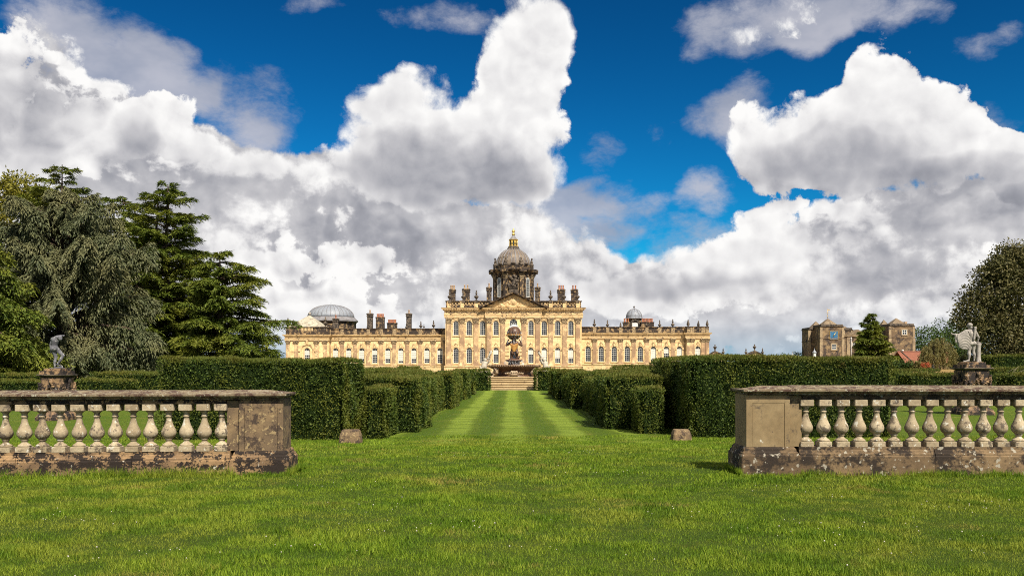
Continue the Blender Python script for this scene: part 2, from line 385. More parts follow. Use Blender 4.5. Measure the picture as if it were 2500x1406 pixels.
def leafmat(name, c1, c2, c3=None, trans=.22, wscale=.35, rough=.6, spec=.18, brown=None):
    """foliage: hue differs leaf by leaf and over large patches of the plant"""
    c1, c2, c3 = al(c1), al(c2), al(c3); m, nt = new_mat(name); g = nt.node('ShaderNodeNewGeometry'); r = g.outputs['Random Per Island']
    c = nt.mix(r, c1, c2)
    n = nt.noise(g.outputs['Position'], wscale, 3, .6)
    c = nt.mix(nt.rng(n, .40, .66, 0, .75), c, c3 or tuple(x * 1.35 for x in c2))
    if brown: c = nt.mix(nt.m('MULTIPLY', nt.rng(nt.noise(g.outputs['Position'], 1.6, 4, .65), .62, .74, 0, .7), nt.rng(r, .3, .6)), c, al(brown))
    b = nt.node('ShaderNodeBsdfPrincipled'); nt.put(b.inputs['Base Color'], c); b.inputs['Roughness'].default_value = rough; b.inputs['Specular IOR Level'].default_value = spec
    t = nt.node('ShaderNodeBsdfTranslucent'); nt.put(t.inputs[0], nt.mix(1.0, c, (1.1, 1.15, .6), 'MULTIPLY'))
    x = nt.node('ShaderNodeMixShader'); x.inputs[0].default_value = trans; nt.l.new(b.outputs[0], x.inputs[1]); nt.l.new(t.outputs[0], x.inputs[2])
    o = nt.node('ShaderNodeOutputMaterial'); nt.l.new(x.outputs[0], o.inputs[0]); return m
# house stone and its weathered kin
WALL = stone('house_ashlar', (.96, .72, .40), (.86, .615, .31), (.34, .215, .13), soot=(.58, .68), scale=.6, blocks=(1.15, .46, -.3, .85), soot_amt=.5, bstr=.15, streak=.30)
PILA = stone('pilaster_ashlar', (.92, .69, .38), (.54, .36, .20), (.36, .225, .14), soot=(.46, .52), scale=.30, blocks=(1.4, .8, -.1, .8), soot_amt=.75, bstr=.15)
TRIM = stone('trim_stone', (.90, .665, .36), (.72, .50, .25), (.17, .11, .07), soot=(.55, .65), scale=1.0, bstr=.3)
SOOT = stone('sooty_stone', (.58, .40, .20), (.36, .24, .125), (.055, .040, .032), soot=(.39, .50), scale=.9, bstr=.5, blocks=(.9, .4, 0, .5), streak=.5)
DARKST = stone('black_weathered_stone', (.20, .155, .11), (.15, .115, .085), (.035, .03, .027), soot=(.44, .60), scale=1.4, bstr=.5)
LEAD = stone('grey_lead', (.30, .29, .30), (.25, .235, .235), (.17, .145, .13), soot=(.50, .70), scale=.6, bstr=.1, rough=.62, streak=.35)
LEAD2 = stone('pale_lead', (.36, .385, .42), (.30, .32, .36), (.22, .225, .25), soot=(.52, .72), scale=.5, bstr=.1, rough=.5, streak=.3)
DOMEM = stone('brown_dome_lead', (.30, .235, .17), (.225, .17, .12), (.125, .10, .095), soot=(.48, .70), scale=.55, bstr=.1, rough=.6, streak=.5)
GOLD = plain('gilding', (.78, .52, .12), .38, .25, 3.0, .55, .5)
TERRA = plain('terracotta', (.52, .20, .10), .8, .3, 6.0)
TERRA2 = plain('buff_terracotta', (.55, .36, .20), .8, .3, 6.0)
WHITEP = plain('white_paint', (.80, .79, .74), .55, .06, 4.0, bstr=.05)
BLIND = plain('cream_blind', (.74, .72, .62), .8, .06, 1.5, bstr=.05)
def glassmat():
    m, nt = new_mat('window_glass'); p = pos(nt); n = nt.noise(p, 1.2, 2, .5)
    finish(nt, nt.mix(nt.rng(n, .35, .65), (.010, .013, .018), (.028, .035, .046)), .22, None, spec=.16); return m
GLASS = glassmat()
# balustrade stones
BALU = stone('baluster_stone', (.58, .49, .34), (.44, .355, .24), (.10, .075, .058), soot=(.55, .64), scale=7.0, lich=((.62, .58, .48), 16.0, .60), bstr=.5, bdist=.008, soot_amt=.85, each=True)
COPE = stone('coping_stone', (.30, .235, .145), (.215, .155, .092), (.10, .054, .038), soot=(.46, .58), scale=3.0, lich=((.42, .39, .29), 20.0, .58), bstr=.5, bdist=.008)
PLIN = stone('plinth_stone', (.40, .25, .12), (.20, .125, .068), (.028, .018, .013), soot=(.455, .52), scale=2.4, lich=((.55, .50, .40), 13.0, .66), bstr=.6, bdist=.01, sz=1.5)
PLIN2 = stone('plinth_stone_dark', (.27, .18, .092), (.14, .09, .048), (.036, .024, .016), soot=(.42, .58), scale=1.6, lich=((.40, .36, .28), 11.0, .60), bstr=.5, bdist=.01, sz=1.3)
PANEL = stone('pillar_panel_stone', (.29, .195, .10), (.165, .112, .066), (.075, .050, .036), soot=(.47, .60), scale=3.0, lich=((.36, .26, .13), 15.0, .57), bstr=.4, bdist=.006)
PANEL2 = stone('pillar_panel_clean', (.33, .24, .125), (.265, .185, .092), (.13, .095, .062), soot=(.58, .70), scale=2.0, lich=((.58, .54, .44), 9.0, .70), bstr=.25, bdist=.005)
PEDST = stone('pedestal_stone', (.44, .28, .14), (.24, .15, .09), (.04, .030, .026), soot=(.43, .53), scale=2.2, lich=((.58, .53, .46), 7.0, .66), bstr=.6, bdist=.02)
LEADST = stone('lead_statue_grey', (.21, .21, .225), (.12, .12, .135), (.12, .115, .13), soot=(.50, .64), scale=3.2, bstr=.3, lich=((.50, .49, .46), 9.0, .58))
MARB = stone('weathered_marble', (.50, .45, .39), (.38, .34, .30), (.20, .17, .16), soot=(.55, .66), scale=4.0, bstr=.35)
STEPM = stone('step_stone', (.66, .50, .28), (.56, .41, .22), (.22, .14, .09), soot=(.60, .72), scale=1.2, bstr=.25)
FOUNT = stone('wet_brown_stone', (.20, .105, .06), (.12, .062, .04), (.045, .026, .02), soot=(.50, .64), scale=3.0, bstr=.4, rough=.4)
FOUNTP = stone('fountain_pale_stone', (.56, .44, .29), (.40, .29, .19), (.12, .075, .055), soot=(.52, .64), scale=2.6, bstr=.4)
OCHRE = stone('ochre_stone', (.66, .34, .09), (.52, .24, .06), (.18, .09, .04), soot=(.58, .68), scale=4.0, bstr=.3, rough=.5)
TRITON = stone('pale_triton_stone', (.66, .60, .49), (.55, .48, .38), (.20, .15, .11), soot=(.58, .68), scale=3.0, bstr=.35)
BROWNST = stone('brown_rubble_stone', (.40, .28, .15), (.22, .15, .09), (.075, .055, .045), soot=(.45, .60), scale=.7, blocks=(.9, .35, 0, .8), bstr=.5, bdist=.03)
QUOIN = stone('quoin_stone', (.50, .38, .22), (.36, .26, .16), (.12, .09, .07), soot=(.52, .66), scale=.8, bstr=.3)
ROOFST = stone('brown_stone_slates', (.33, .25, .16), (.26, .19, .125), (.12, .095, .07), soot=(.52, .66), scale=1.2, blocks=(.45, .28, 0, .6), bstr=.4)
BARK = stone('cedar_bark', (.13, .085, .055), (.095, .062, .042), (.035, .025, .02), soot=(.5, .66), scale=2.5, bstr=.8, bdist=.05, sz=.2)
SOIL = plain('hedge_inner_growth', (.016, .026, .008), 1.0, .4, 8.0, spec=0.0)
# foliage
YEW = leafmat('yew_leaf', (.016, .040, .007), (.105, .148, .019), (.150, .156, .020), .14, .9, brown=(.13, .070, .022))
YEWTIP = leafmat('yew_shoot', (.085, .120, .016), (.150, .165, .028), (.175, .150, .030), .25, .9)
BLUECED = leafmat('blue_cedar_needles', (.048, .064, .028), (.140, .150, .068), (.19, .178, .078), .06, .30)
CEDAR = leafmat('cedar_needles', (.058, .094, .012), (.170, .210, .026), (.230, .235, .032), .18, .25)
LIMEL = leafmat('lime_leaf', (.11, .11, .012), (.20, .18, .022), None, .25, .3)
OAKL = leafmat('holm_oak_leaf', (.055, .058, .016), (.135, .120, .042), (.160, .135, .050), .10, .5)
FARL = leafmat('far_tree_leaf', (.030, .058, .014), (.065, .105, .022), None, .15, .2)
WILL = leafmat('willow_leaf', (.13, .125, .040), (.22, .19, .065), (.24, .185, .055), .2, .5)
TWIG = plain('pale_twigs', (.24, .21, .12), .9, .3, 4.0)
# ------------------------------------------------------------------ ground
def lawn_mat():
    m, nt = new_mat('lawn'); p = pos(nt)   # colours already at the scene's albedo level
    sp = nt.node('ShaderNodeSeparateXYZ'); nt.put(sp.inputs[0], p)
    n1 = nt.noise(p, .35, 4, .6); n2 = nt.noise(p, 2.2, 5, .65); n3 = nt.noise(nt.v('MULTIPLY', p, (2.0, 5.0, 1.0)), 9.0, 4, .7); n4 = nt.noise(p, 60.0, 3, .6)
    c = nt.mix(nt.rng(nt.noise(p, .22, 4, .65), .42, .60), (.075, .118, .010), (.108, .138, .014))
    c = nt.mix(nt.rng(n2, .40, .62), c, (.108, .130, .017))
    c = nt.mix(nt.rng(n3, .42, .66, 0, .8), c, (.040, .072, .006))
    c = nt.mix(nt.rng(nt.noise(p, .8, 5, .7), .56, .72, 0, .7), c, (.21, .165, .05))
    # mower stripes along the avenue and the cross-cut nap
    st = nt.m('SINE', nt.m('MULTIPLY_ADD', sp.outputs[0], 3.35, nt.m('MULTIPLY_ADD', nt.noise(p, .4, 3, .6), 2.2, .4)))
    av = nt.m('MULTIPLY', nt.rng(sp.outputs[1], 15, 25), nt.rng(nt.m('ABSOLUTE', sp.outputs[0]), 4.6, 3.4))
    c = nt.mix(nt.m('MULTIPLY', nt.rng(st, -.2, .8, 0, .95), av), c, (.185, .235, .034))
    c = nt.mix(nt.m('MULTIPLY', nt.rng(st, -.3, -.95, 0, .55), av), c, (.048, .084, .008))
    cross = nt.noise(nt.v('MULTIPLY', p, (.25, 3.4, 1)), 1.0, 5, .65)
    c = nt.mix(nt.rng(cross, .42, .62, 0, .6), c, (.058, .095, .010))
    c = nt.mix(nt.rng(sp.outputs[1], 24, 15, 0, .65), c, (.030, .046, .007))     # shade in the gaps between standing blades, painted into the turf colour
    fl = nt.noise(nt.v('MULTIPLY', p, (1, .35, 1)), 38.0, 2, .5)      # daisies too far away to tell apart
    fm = nt.m('MULTIPLY', nt.rng(fl, .70, .74, 0, .75), nt.m('MULTIPLY', nt.rng(nt.noise(p, .5, 3, .6), .48, .62), nt.rng(sp.outputs[1], 14, 18)))
    c = nt.mix(fm, c, (.55, .55, .45))
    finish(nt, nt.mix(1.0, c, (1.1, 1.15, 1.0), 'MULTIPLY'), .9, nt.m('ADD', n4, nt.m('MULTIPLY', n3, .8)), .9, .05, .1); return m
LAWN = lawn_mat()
def meadow_mat():
    m, nt = new_mat('dry_meadow'); p = pos(nt)
    n1 = nt.noise(p, .15, 4, .6); n2 = nt.noise(p, 1.5, 5, .7)
    c = nt.mix(nt.rng(nt.noise(p, .22, 4, .65), .42, .60), (.29, .18, .075), (.22, .145, .054)); c = nt.mix(nt.rng(n2, .45, .7), c, (.16, .122, .036))
    finish(nt, c, .95, n2, .8, .08, .1); return m
MEAD = meadow_mat()
def sheet(name, mat, xs, ys, dz, kind='structure', up=0.0):
    mb = MB(); vs = [(x, y, ground(y) + dz + up * sstep((y - 110) / 70.0)) for y in ys for x in xs]; n = len(xs); fs = []
    for j in range(len(ys) - 1):
        for i in range(n - 1): fs.append((j * n + i, j * n + i + 1, (j + 1) * n + i + 1, (j + 1) * n + i))
    mb.add(vs, fs, True); o = mb.build(name, mat); tag(o, kind=kind); return o
YS = [-60, -20, 0, 5, 10] + [14 + .5 * i for i in range(24)] + [28, 32, 40, 60, 80, 82] + [86 + 6 * i for i in range(18)] + [200, 260, 400, 800, 3000]
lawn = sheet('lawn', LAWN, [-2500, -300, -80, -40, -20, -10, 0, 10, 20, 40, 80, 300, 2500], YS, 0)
ym = [y for y in YS if 110 <= y <= 260]
sheet('dry_meadow', MEAD, [70, 90, 120, 200], ym, .004, up=.85)
def gravel_mat():
    m, nt = new_mat('gravel'); p = pos(nt); n = nt.noise(p, 3.0, 5, .7); finish(nt, nt.mix(nt.rng(n, .35, .65), (.30, .235, .15), (.38, .30, .20)), .95, n, .5, .03, .1); return m
sheet('gravel_terrace', gravel_mat(), [-64, -30, 0, 30, 64], [y for y in YS if 110 <= y <= 200], .004)
sheet('dry_meadow', MEAD, [-160, -100, -60, -38], [y for y in YS if 76 <= y <= 150], .004)

# ------------------------------------------------------------------ balustrades
def baluster_mesh():
    mb = MB()
    h = .714
    mb.stack(-.098, .098, -.098, .098, [(0, 0), (.072, 0), (.078, .008)], .008)
    pr = [(.078, .088), (.085, .094), (.098, .094), (.106, .088), (.112, .078), (.125, .058), (.142, .042), (.158, .037), (.166, .050), (.178, .056), (.188, .050), (.196, .060),
          (.215, .082), (.24, .099), (.268, .107), (.296, .106), (.325, .097), (.36, .080), (.40, .062), (.44, .049), (.48, .041), (.512, .038), (.518, .048), (.530, .053), (.540, .047), (.546, .040), (.575, .042), (.590, .055), (.602, .070), (.612, .074)]
    mb.lathe(pr, 20)
    mb.stack(-.098, .098, -.098, .098, [(.612, .012), (.618, 0), (.706, 0), (.7139, .004)], .008)
    return mb.mesh('baluster')
BAL_ME = baluster_mesh(); BAL_ME.materials.append(BALU)
def coping(mb, x0, x1, z, endhip=0, dy=.80, j=0.0):
    pr = [(.07, 0), (.07, .018), (.03, .03), (.012, .05), (0, .054), (0, .083 + j), (.40, .135 + j), (dy, .083 + j), (dy, .054), (dy - .012, .05), (dy - .03, .03), (dy - .07, .018), (dy - .07, 0)]
    fl = [(a, min(b, .083 + j)) for a, b in pr]
    # the moulding returns round the free end
    def ring(x, p, sh=0): return [(x + sh * (.07 if b < .02 else .03 if b < .04 else .012 if b < .052 else 0), a, z + b) for a, b in p]
    if endhip: rings = [ring(x0, fl, 1), ring(x0 + .36, pr)] + [ring(x1, pr)]
    else: rings = [ring(x0, pr), ring(x1, pr)]
    return mb.loft(rings)
def balustrade(sgn, loc, rz, label, nb, first, step, cope_j, plin_j, mats):
    plm, pbm, panm = mats
    root = empty('stone_balustrade', loc, rz); tag(root, label, 'balustrade', 'balustrades either side of the opening')
    def put(mb, name, mat, parent=root):
        if sgn < 0: mb.v = [(-x, y, z) for x, y, z in mb.v]; mb.f = [tuple(reversed(f)) for f in mb.f]
        return mb.build(name, mat, parent)
    # end pillar: die, sunk panel, moulded base
    mb = MB()
    mb.box(.09, .745, .10, .72, .43, 1.213); mb.bbox(.745, .95, .15, .50, .432, 1.2, .006)
    mb.box(.09, .175, .072, .101, .43, 1.145); mb.box(.668, .745, .072, .101, .43, 1.145); mb.box(.175, .668, .074, .101, 1.09, 1.147)
    die = put(mb, 'pillar', panm)
    mb = MB(); mb.stack(.18, .663, .078, .101, [(.432, 0), (1.086, 0)]); put(mb, 'panel', panm, die)
    mb = MB(); mb.stack(0, .885, .0, .82, [(-.25, 0), (.30, 0), (.315, .006), (.325, .02), (.345, .022), (.37, .045), (.40, .05), (.43, .075)], .012); put(mb, 'base_block', pbm, die)
    # plinth course
    for i in range(len(plin_j) - 1):
        a, b = plin_j[i] + .004, plin_j[i + 1] - .004
        mb = MB(); e = rs.uniform(-.006, .006)
        mb.loft([[(x, y + e, z) for y, z in ((.05, -.25), (.05, .285), (.062, .30), (.062, .325), (.085, .345), (.095, .375), (.105, .385), (.105, .429), (.50, .429), (.50, -.25))] for x in (a, a + .004, b - .004, b)])
        put(mb, 'plinth_stone', plm)
    for i in range(nb):
        x = first + i * step
        o = link('baluster', BAL_ME, None, root, (sgn * x + rs.uniform(-.006, .006), .20, .430), rs.choice([0, PI / 2, PI, -PI / 2]) + rs.uniform(-.03, .03), (1 + rs.uniform(-.02, .02), 1 + rs.uniform(-.02, .02), 1))
    mb = MB(); mb.box(.95, plin_j[-1], .115, .33, 1.1445, 1.2135); put(mb, 'bed_course', plm)
    for i in range(len(cope_j) - 1):
        mb = MB(); coping(mb, cope_j[i] + (.003 if i else 0), cope_j[i + 1] - .003, 1.2145, 1 if i == 0 else 0, j=rs.uniform(-.004, .004)); put(mb, 'coping_stone', COPE)
    return root
balustrade(1, (3.44, 12.88, 0), 0, 'stone balustrade on the right with a plain clean-faced end pillar', 21, 1.02, .270, [.03, .81, 2.16, 3.9, 5.4, 6.9], [.886, 2.93, 4.5, 6.9], (PLIN2, PLIN2, PANEL2))
balustrade(-1, (-3.38, 13.0, -.07), math.radians(4.2), 'stone balustrade on the left with a mossy blotched end pillar', 22, 1.03, .264, [.03, .88, 1.92, 3.25, 4.9, 6.9], [.886, 2.32, 4.0, 5.4, 6.9], (PLIN, PLIN, PANEL))

# ------------------------------------------------------------------ hedges
def surf_leaves(o, u, v, nu, nv, nrm, size, dens, bulge):
    """random leaves over one rectangular face: origin o, edge vectors u, v"""
    A = np.linalg.norm(u) * np.linalg.norm(v); n = int(A * dens)
    if n < 1: return np.zeros((0, 4, 3))
    a = rs.rand(n, 1); b = rs.rand(n, 1); p = o + a * u + b * v
    w = np.sin(p @ np.array([2.1, 1.7, 1.3]) + 1.3) * .5 + np.sin(p @ np.array([-3.7, 2.9, 4.1])) * .3 + np.sin(p @ np.array([7.7, 6.1, -8.3])) * .25
    p = p + nrm * (w.reshape(-1, 1) * bulge + rs.normal(size=(n, 1)) * size * .35)
    d = nrm * .55 + rvec(n) * .9 + np.array([0, 0, .25])
    return leaf_quads(p, d, rvec(n), size * rs.uniform(.6, 1.4, n), size * rs.uniform(.38, .62, n))
def hedge(label, x0, x1, y0, y1, z1, cat='hedge', group=None, tips=1.0, z0=None, dens=1.0, name='yew_hedge', mats=None):
    d = y0; size = .062 * (max(d, 24) / 24.0) ** .75
    g = min(ground(y0), ground(y1)) - .03 if z0 is None else z0
    k = 3.3 / size ** 2 * dens
    O = np.array([x0, y0, g]); ux = np.array([x1 - x0, 0, 0.]); uy = np.array([0, y1 - y0, 0.]); uz = np.array([0, 0, z1 - g])
    Nx = np.array([1., 0, 0]); Ny = np.array([0, 1., 0]); Nz = np.array([0, 0, 1.])
    b = .085
    fr = surf_leaves(O, ux, uz, 0, 0, -Ny, size, k, b)
    le = surf_leaves(O, uy, uz, 0, 0, -Nx, size, k, b); ri = surf_leaves(O + ux, uy, uz, 0, 0, Nx, size, k, b)
    bk = surf_leaves(O + uy, ux, uz, 0, 0, Ny, size * 1.8, k * .16, b)
    tp = surf_leaves(O + uz, ux, uy, 0, 0, Nz, size, k * .55, .02)
    body = np.concatenate([fr, le, ri, bk, surf_leaves(O + uz - Nz * .07, ux, uy * .25, 0, 0, Nz, size, k * .7, .02)])
    # upright young shoots on the top and along its edges
    A = (x1 - x0) * (y1 - y0); n = int(A * k * .30 * tips) + 10
    p = O + uz + rs.rand(n, 1) * ux + rs.rand(n, 1) * uy
    ne = int((x1 - x0) * 190 * .06 / size * tips); pe = O + uz + rs.rand(ne, 1) * ux + np.array([0, 1, 0]) * rs.rand(ne, 1) * .10 - np.array([0, 0, 1]) * rs.rand(ne, 1) ** 2 * .14
    p = np.concatenate([p, pe]); n = len(p); clump = .5 + .5 * np.sin(p[:, 0] * 5.1 + 1) * np.sin(p[:, 0] * 1.7 + p[:, 1] * 2.3)
    dr = rvec(n) * .5 + np.array([0, 0, 1.])
    L = size * rs.uniform(.7, 1.8, n) * (.6 + .9 * clump)
    sh = leaf_quads(p, dr, rvec(n), L, size * rs.uniform(.22, .4, n))
    tip = np.concatenate([tp, sh])
    allq = np.concatenate([body, tip]); hh = np.clip((allq[..., 2] - g) / (z1 - g), 0, 1)       # gentle sag and sway of the clipped faces
    allq[..., 2] += hh * (.035 * np.sin(allq[..., 0] * 1.1 + y0) + .02 * np.sin(allq[..., 0] * 3.7 + allq[..., 1] * 1.3))
    allq[..., 1] += .045 * np.sin(allq[..., 0] * .9 + x0) + .03 * np.sin(allq[..., 0] * 2.6 + allq[..., 2] * 2.1)
    allq[..., 0] += .04 * np.sin(allq[..., 1] * 1.2 + x1) + .02 * np.sin(allq[..., 2] * 3.1 + allq[..., 1] * 2.2)
    me = quads_mesh('yew_hedge', allq)
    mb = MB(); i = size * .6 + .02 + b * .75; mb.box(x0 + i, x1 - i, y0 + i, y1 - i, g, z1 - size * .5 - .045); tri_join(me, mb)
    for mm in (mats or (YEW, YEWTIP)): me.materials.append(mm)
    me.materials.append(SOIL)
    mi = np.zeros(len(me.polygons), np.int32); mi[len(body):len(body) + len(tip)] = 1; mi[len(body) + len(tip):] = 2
    me.polygons.foreach_set('material_index', mi)
    o = link(name, me); return tag(o, label, cat, group)
PH = 'clipped hedge blocks lining the grass avenue'; FH = 'low parterre hedges'
hedge('tall clipped yew hedge behind the left balustrade', -10.1, -4.84, 24.5, 28.2, 1.81, group='tall hedges', tips=1.5)
hedge('tall clipped yew hedge behind the right balustrade', 5.34, 11.25, 25.3, 33.0, 1.87, group='tall hedges', tips=1.5)
AV = [('lowest hedge block left of the grass avenue, squeezed beside the tall hedge', -4.28, -3.66, 24.7, 27.0, .97),
 ('broad buttress hedge block left of the avenue, nearest the camera after the low one', -4.78, -2.97, 27.3, 30.6, 1.27),
 ('long low infill hedge left of the avenue between its two largest buttresses', -4.2, -3.40, 31.0, 41.6, 1.10),
 ('second buttress hedge block left of the avenue, halfway to the fountain', -5.2, -2.91, 42.0, 45.6, 1.23),
 ('lower infill hedge left of the avenue behind the second buttress', -4.0, -3.15, 46.0, 53.0, 1.10),
 ('third buttress hedge block left of the avenue towards the fountain', -4.6, -2.86, 53.4, 56.4, 1.25),
 ('narrow infill hedge left of the avenue before the farthest buttress', -3.9, -3.10, 56.8, 62.2, 1.12),
 ('farthest buttress hedge left of the avenue, just before the stone steps', -4.2, -2.80, 62.6, 65.6, 1.25),
 ('end hedge closing the avenue left of the stone steps', -3.30, -1.93, 73.4, 74.9, 1.24),
 ('lowest hedge block right of the grass avenue, squeezed beside the tall hedge', 3.98, 4.7, 26.6, 28.3, .93),
 ('broad buttress hedge block right of the avenue, nearest the camera after the low one', 3.15, 5.0, 28.6, 32.0, 1.26),
 ('long low infill hedge right of the avenue between its two largest buttresses', 3.48, 4.3, 32.4, 41.6, 1.10),
 ('second buttress hedge block right of the avenue, halfway to the fountain', 2.97, 5.2, 42.0, 45.6, 1.24),
 ('lower infill hedge right of the avenue behind the second buttress', 3.18, 4.1, 46.0, 53.4, 1.12),
 ('third buttress hedge block right of the avenue towards the fountain', 2.80, 4.6, 53.8, 56.8, 1.27),
 ('narrow infill hedge right of the avenue before the farthest buttress', 3.1, 4.0, 57.2, 62.2, 1.13),
 ('farthest buttress hedge right of the avenue, just before the stone steps', 2.85, 4.2, 62.6, 65.6, 1.27),
 ('end hedge closing the avenue right of the stone steps', 2.05, 3.42, 73.4, 74.9, 1.31)]
for a in AV: hedge(*a, group=PH)
LOW = [('wide flat-topped hedge behind the left avenue buttress, in front of the house', -9.2, -5.0, 30.8, 41.5, 1.24),
 ('wide flat-topped hedge behind the right avenue buttress, in front of the house', 5.1, 11.2, 33.6, 42.0, 1.25),
 ('far wide hedge left of the avenue, its olive top under the house plinth', -14.0, -5.3, 47.5, 58.0, 1.28),
 ('far wide hedge right of the avenue, its olive top under the house plinth', 5.4, 14.5, 47.5, 58.0, 1.30),
 ('far thin hedge strip below the windows of the left wing', -17.5, -10.0, 92.0, 95.0, 1.27),
 ('small raised hedge block below the left wing, near the main block', -13.2, -10.9, 99.0, 103.0, 1.46),
 ('far thin hedge strip below the windows of the right wing', 11.6, 18.5, 92.0, 95.0, 1.30),
 ('small raised hedge block below the right wing', 11.8, 16.5, 99.0, 103.0, 1.52),
 ('lower front hedge at the far left edge, before the statue pedestal', -34, X_at(70, 46), 46, 48.5, .82),
 ('taller rear hedge at the far left edge, under the blue cedar', -42, X_at(108, 56), 56, 59, 1.04),
 ('lower front hedge between the left pedestal and the tall hedge', X_at(185, 46), X_at(300, 46), 46, 48, .86),
 ('taller rear hedge between the left pedestal and the tall hedge', X_at(222, 54), X_at(420, 54), 54, 58, 1.16),
 ('lower front hedge left of the right pedestal', X_at(2222, 48), X_at(2352, 48), 48, 50, 1.17),
 ('taller rear hedge left of the right pedestal, before the dry meadow', X_at(2170, 58), X_at(2299, 58), 58, 61, 1.31),
 ('hedge right of the right pedestal, with twiggy bare patch', X_at(2404, 50), 36, 50, 52.5, 1.44),
 ('small front hedge block at the far right edge', X_at(2474, 46), 36, 46, 48, 1.16)]
for a in LOW: hedge(*a, group=FH, dens=.62)
hedge('high dark hedge under the holm oak at the far right edge', X_at(2425, 85), X_at(2600, 85), 85, 88, 2.62, dens=.7, tips=.7)

# ------------------------------------------------------------------ two worn stone blocks at the mouth of the avenue
for px0, px1, d, hh, lab in ((825, 880, 23.2, .36, 'worn stone block on the grass left of the avenue mouth'), (1643, 1692, 24.3, .31, 'worn stone block on the grass right of the avenue mouth')):
    a, b = X_at(px0, d), X_at(px1, d); c = (a + b) / 2; w = (b - a) / 2; z = ground(d)
    mb = MB(); mb.stack(-w, w, 0, .45, [(-.15, 0), (hh * .55, .03), (hh - .02, .075), (hh, .095)], .03)
    o = mb.build('stone_block', PANEL, None, (c, d, z), rs.uniform(-.08, .08)); tag(o, lab, 'stone block', 'stone blocks at the avenue mouth')
# ------------------------------------------------------------------ the great house
HX0, HZ0 = .2, .23
house = empty('country_house', (HX0, 200.0, HZ0))
tag(house, 'grand honey-coloured stone mansion with central dome, pediment and long arched-window wings', 'mansion')
def hx(px, Y=200.0): return X_at(px, Y) - HX0
def hz(py, Y=200.0): return Z_at(py, Y) - HZ0
def wall_open(mb, x0, x1, z0, z1, y, ops, depth=.35, seg=8):
    """flat wall facing -y with round-arched openings (xc, w, sill, crown) and their reveals"""
    def q(a, b, c, d): mb.add([(a, y, c), (b, y, c), (b, y, d), (a, y, d)], [(0, 1, 2, 3)])
    cols = {}
    for o in ops: cols.setdefault(round(o[0], 3), []).append(o)
    cur = x0
    for xc in sorted(cols):
        os_ = sorted(cols[xc], key=lambda o: o[2]); w = max(o[1] for o in os_); xl, xr = xc - w / 2, xc + w / 2
        q(cur, xl, z0, z1); cz = z0
        for (_, ww, zs, zt) in os_:
            r = ww / 2; sp = zt - r; a0, a1 = xc - r, xc + r; zn = zt + .05
            q(xl, xr, cz, zs)
            if ww < w: q(xl, a0, zs, zn); q(a1, xr, zs, zn)
            arc = [(xc - r * math.cos(PI * k / seg), sp + r * math.sin(PI * k / seg)) for k in range(seg + 1)]
            for k in range(seg):
                (ax, az), (bx, bz) = arc[k], arc[k + 1]
                mb.add([(ax, y, az), (bx, y, bz), (bx, y, zn), (ax, y, zn)], [(0, 1, 2, 3)])
            path = [(a0, zs)] + arc + [(a1, zs)]
            for k in range(len(path)):
                (ax, az), (bx, bz) = path[k], path[(k + 1) % len(path)]
                mb.add([(ax, y, az), (ax, y + depth, az), (bx, y + depth, bz), (bx, y, bz)], [(0, 1, 2, 3)])
            cz = zn
        q(xl, xr, cz, z1); cur = xr
    q(cur, x1, z0, z1)
def arch_ring(mb, xc, zs, sp, r0, r1, y0, y1, seg=10, legs=True):
    """archivolt band between radii r0 and r1, with legs down to zs"""
    ins = [(xc - r0 * math.cos(PI * k / seg), sp + r0 * math.sin(PI * k / seg)) for k in range(seg + 1)]
    out = [(xc - r1 * math.cos(PI * k / seg), sp + r1 * math.sin(PI * k / seg)) for k in range(seg + 1)]
    if legs: ins = [(xc - r0, zs)] + ins + [(xc + r0, zs)]; out = [(xc - r1, zs)] + out + [(xc + r1, zs)]
    for k in range(len(ins) - 1):
        a, b, c, d = ins[k], ins[k + 1], out[k + 1], out[k]
        mb.loft([[(p[0], y0, p[1]) for p in (a, b, c, d)], [(p[0], y1, p[1]) for p in (a, b, c, d)]])
def sash(w, h, rows, cols=3):
    mb = MB(); r = w / 2; sp = h - r; t = .085
    arch_ring(mb, 0, 0, sp, r - t, r, 0, .12); mb.box(-r, r, -.04, .12, -.10, .0)
    mb.box(-r + t, r - t, .0, .12, 0, t)
    b = .019
    for k in range(1, cols):
        x = -r + w * k / cols; mb.box(x - b, x + b, .03, .085, t, sp)
    for k in range(1, rows + 1):
        z = sp * k / rows; bb = b * (1.7 if k == rows // 2 else 1); mb.box(-r + t, r - t, .032, .083, z - bb, z + bb)
    for a in (-50, -22, 22, 50):                                   # fanlight bars
        a = math.radians(a); dx, dz = math.sin(a), math.cos(a)
        p0 = (.30 * r * dx, sp + .30 * r * dz); p1 = ((r - t) * dx, sp + (r - t) * dz); nx, nz = dz * b, -dx * b
        mb.prism([(p0[0] - nx, p0[1] - nz), (p0[0] + nx, p0[1] + nz), (p1[0] + nx, p1[1] + nz), (p1[0] - nx, p1[1] - nz)], .03, .08)
    me = mb.mesh('window'); me.materials.append(WHITEP)
    g = MB(); arc = [(-(r - .03) * math.cos(PI * k / 10), sp + (r - .03) * math.sin(PI * k / 10)) for k in range(11)]
    g.prism([(r - .03, .02), (-(r - .03), .02)] + arc, .09, .10); gm = g.mesh('pane'); gm.materials.append(GLASS)
    def blind(frac):
        bm_ = MB(); bm_.box(-r + t + .01, r - t - .01, .086, .089, sp * (1 - frac), sp - .02); q = bm_.mesh('blind'); q.materials.append(BLIND); return q
    return me, gm, [blind(.62), blind(.35), blind(.80)]
S_MAIN = sash(1.26, 3.62, 6); S_UP = sash(1.26, 3.42, 6); S_BIG = sash(1.75, 3.9, 7, 4)
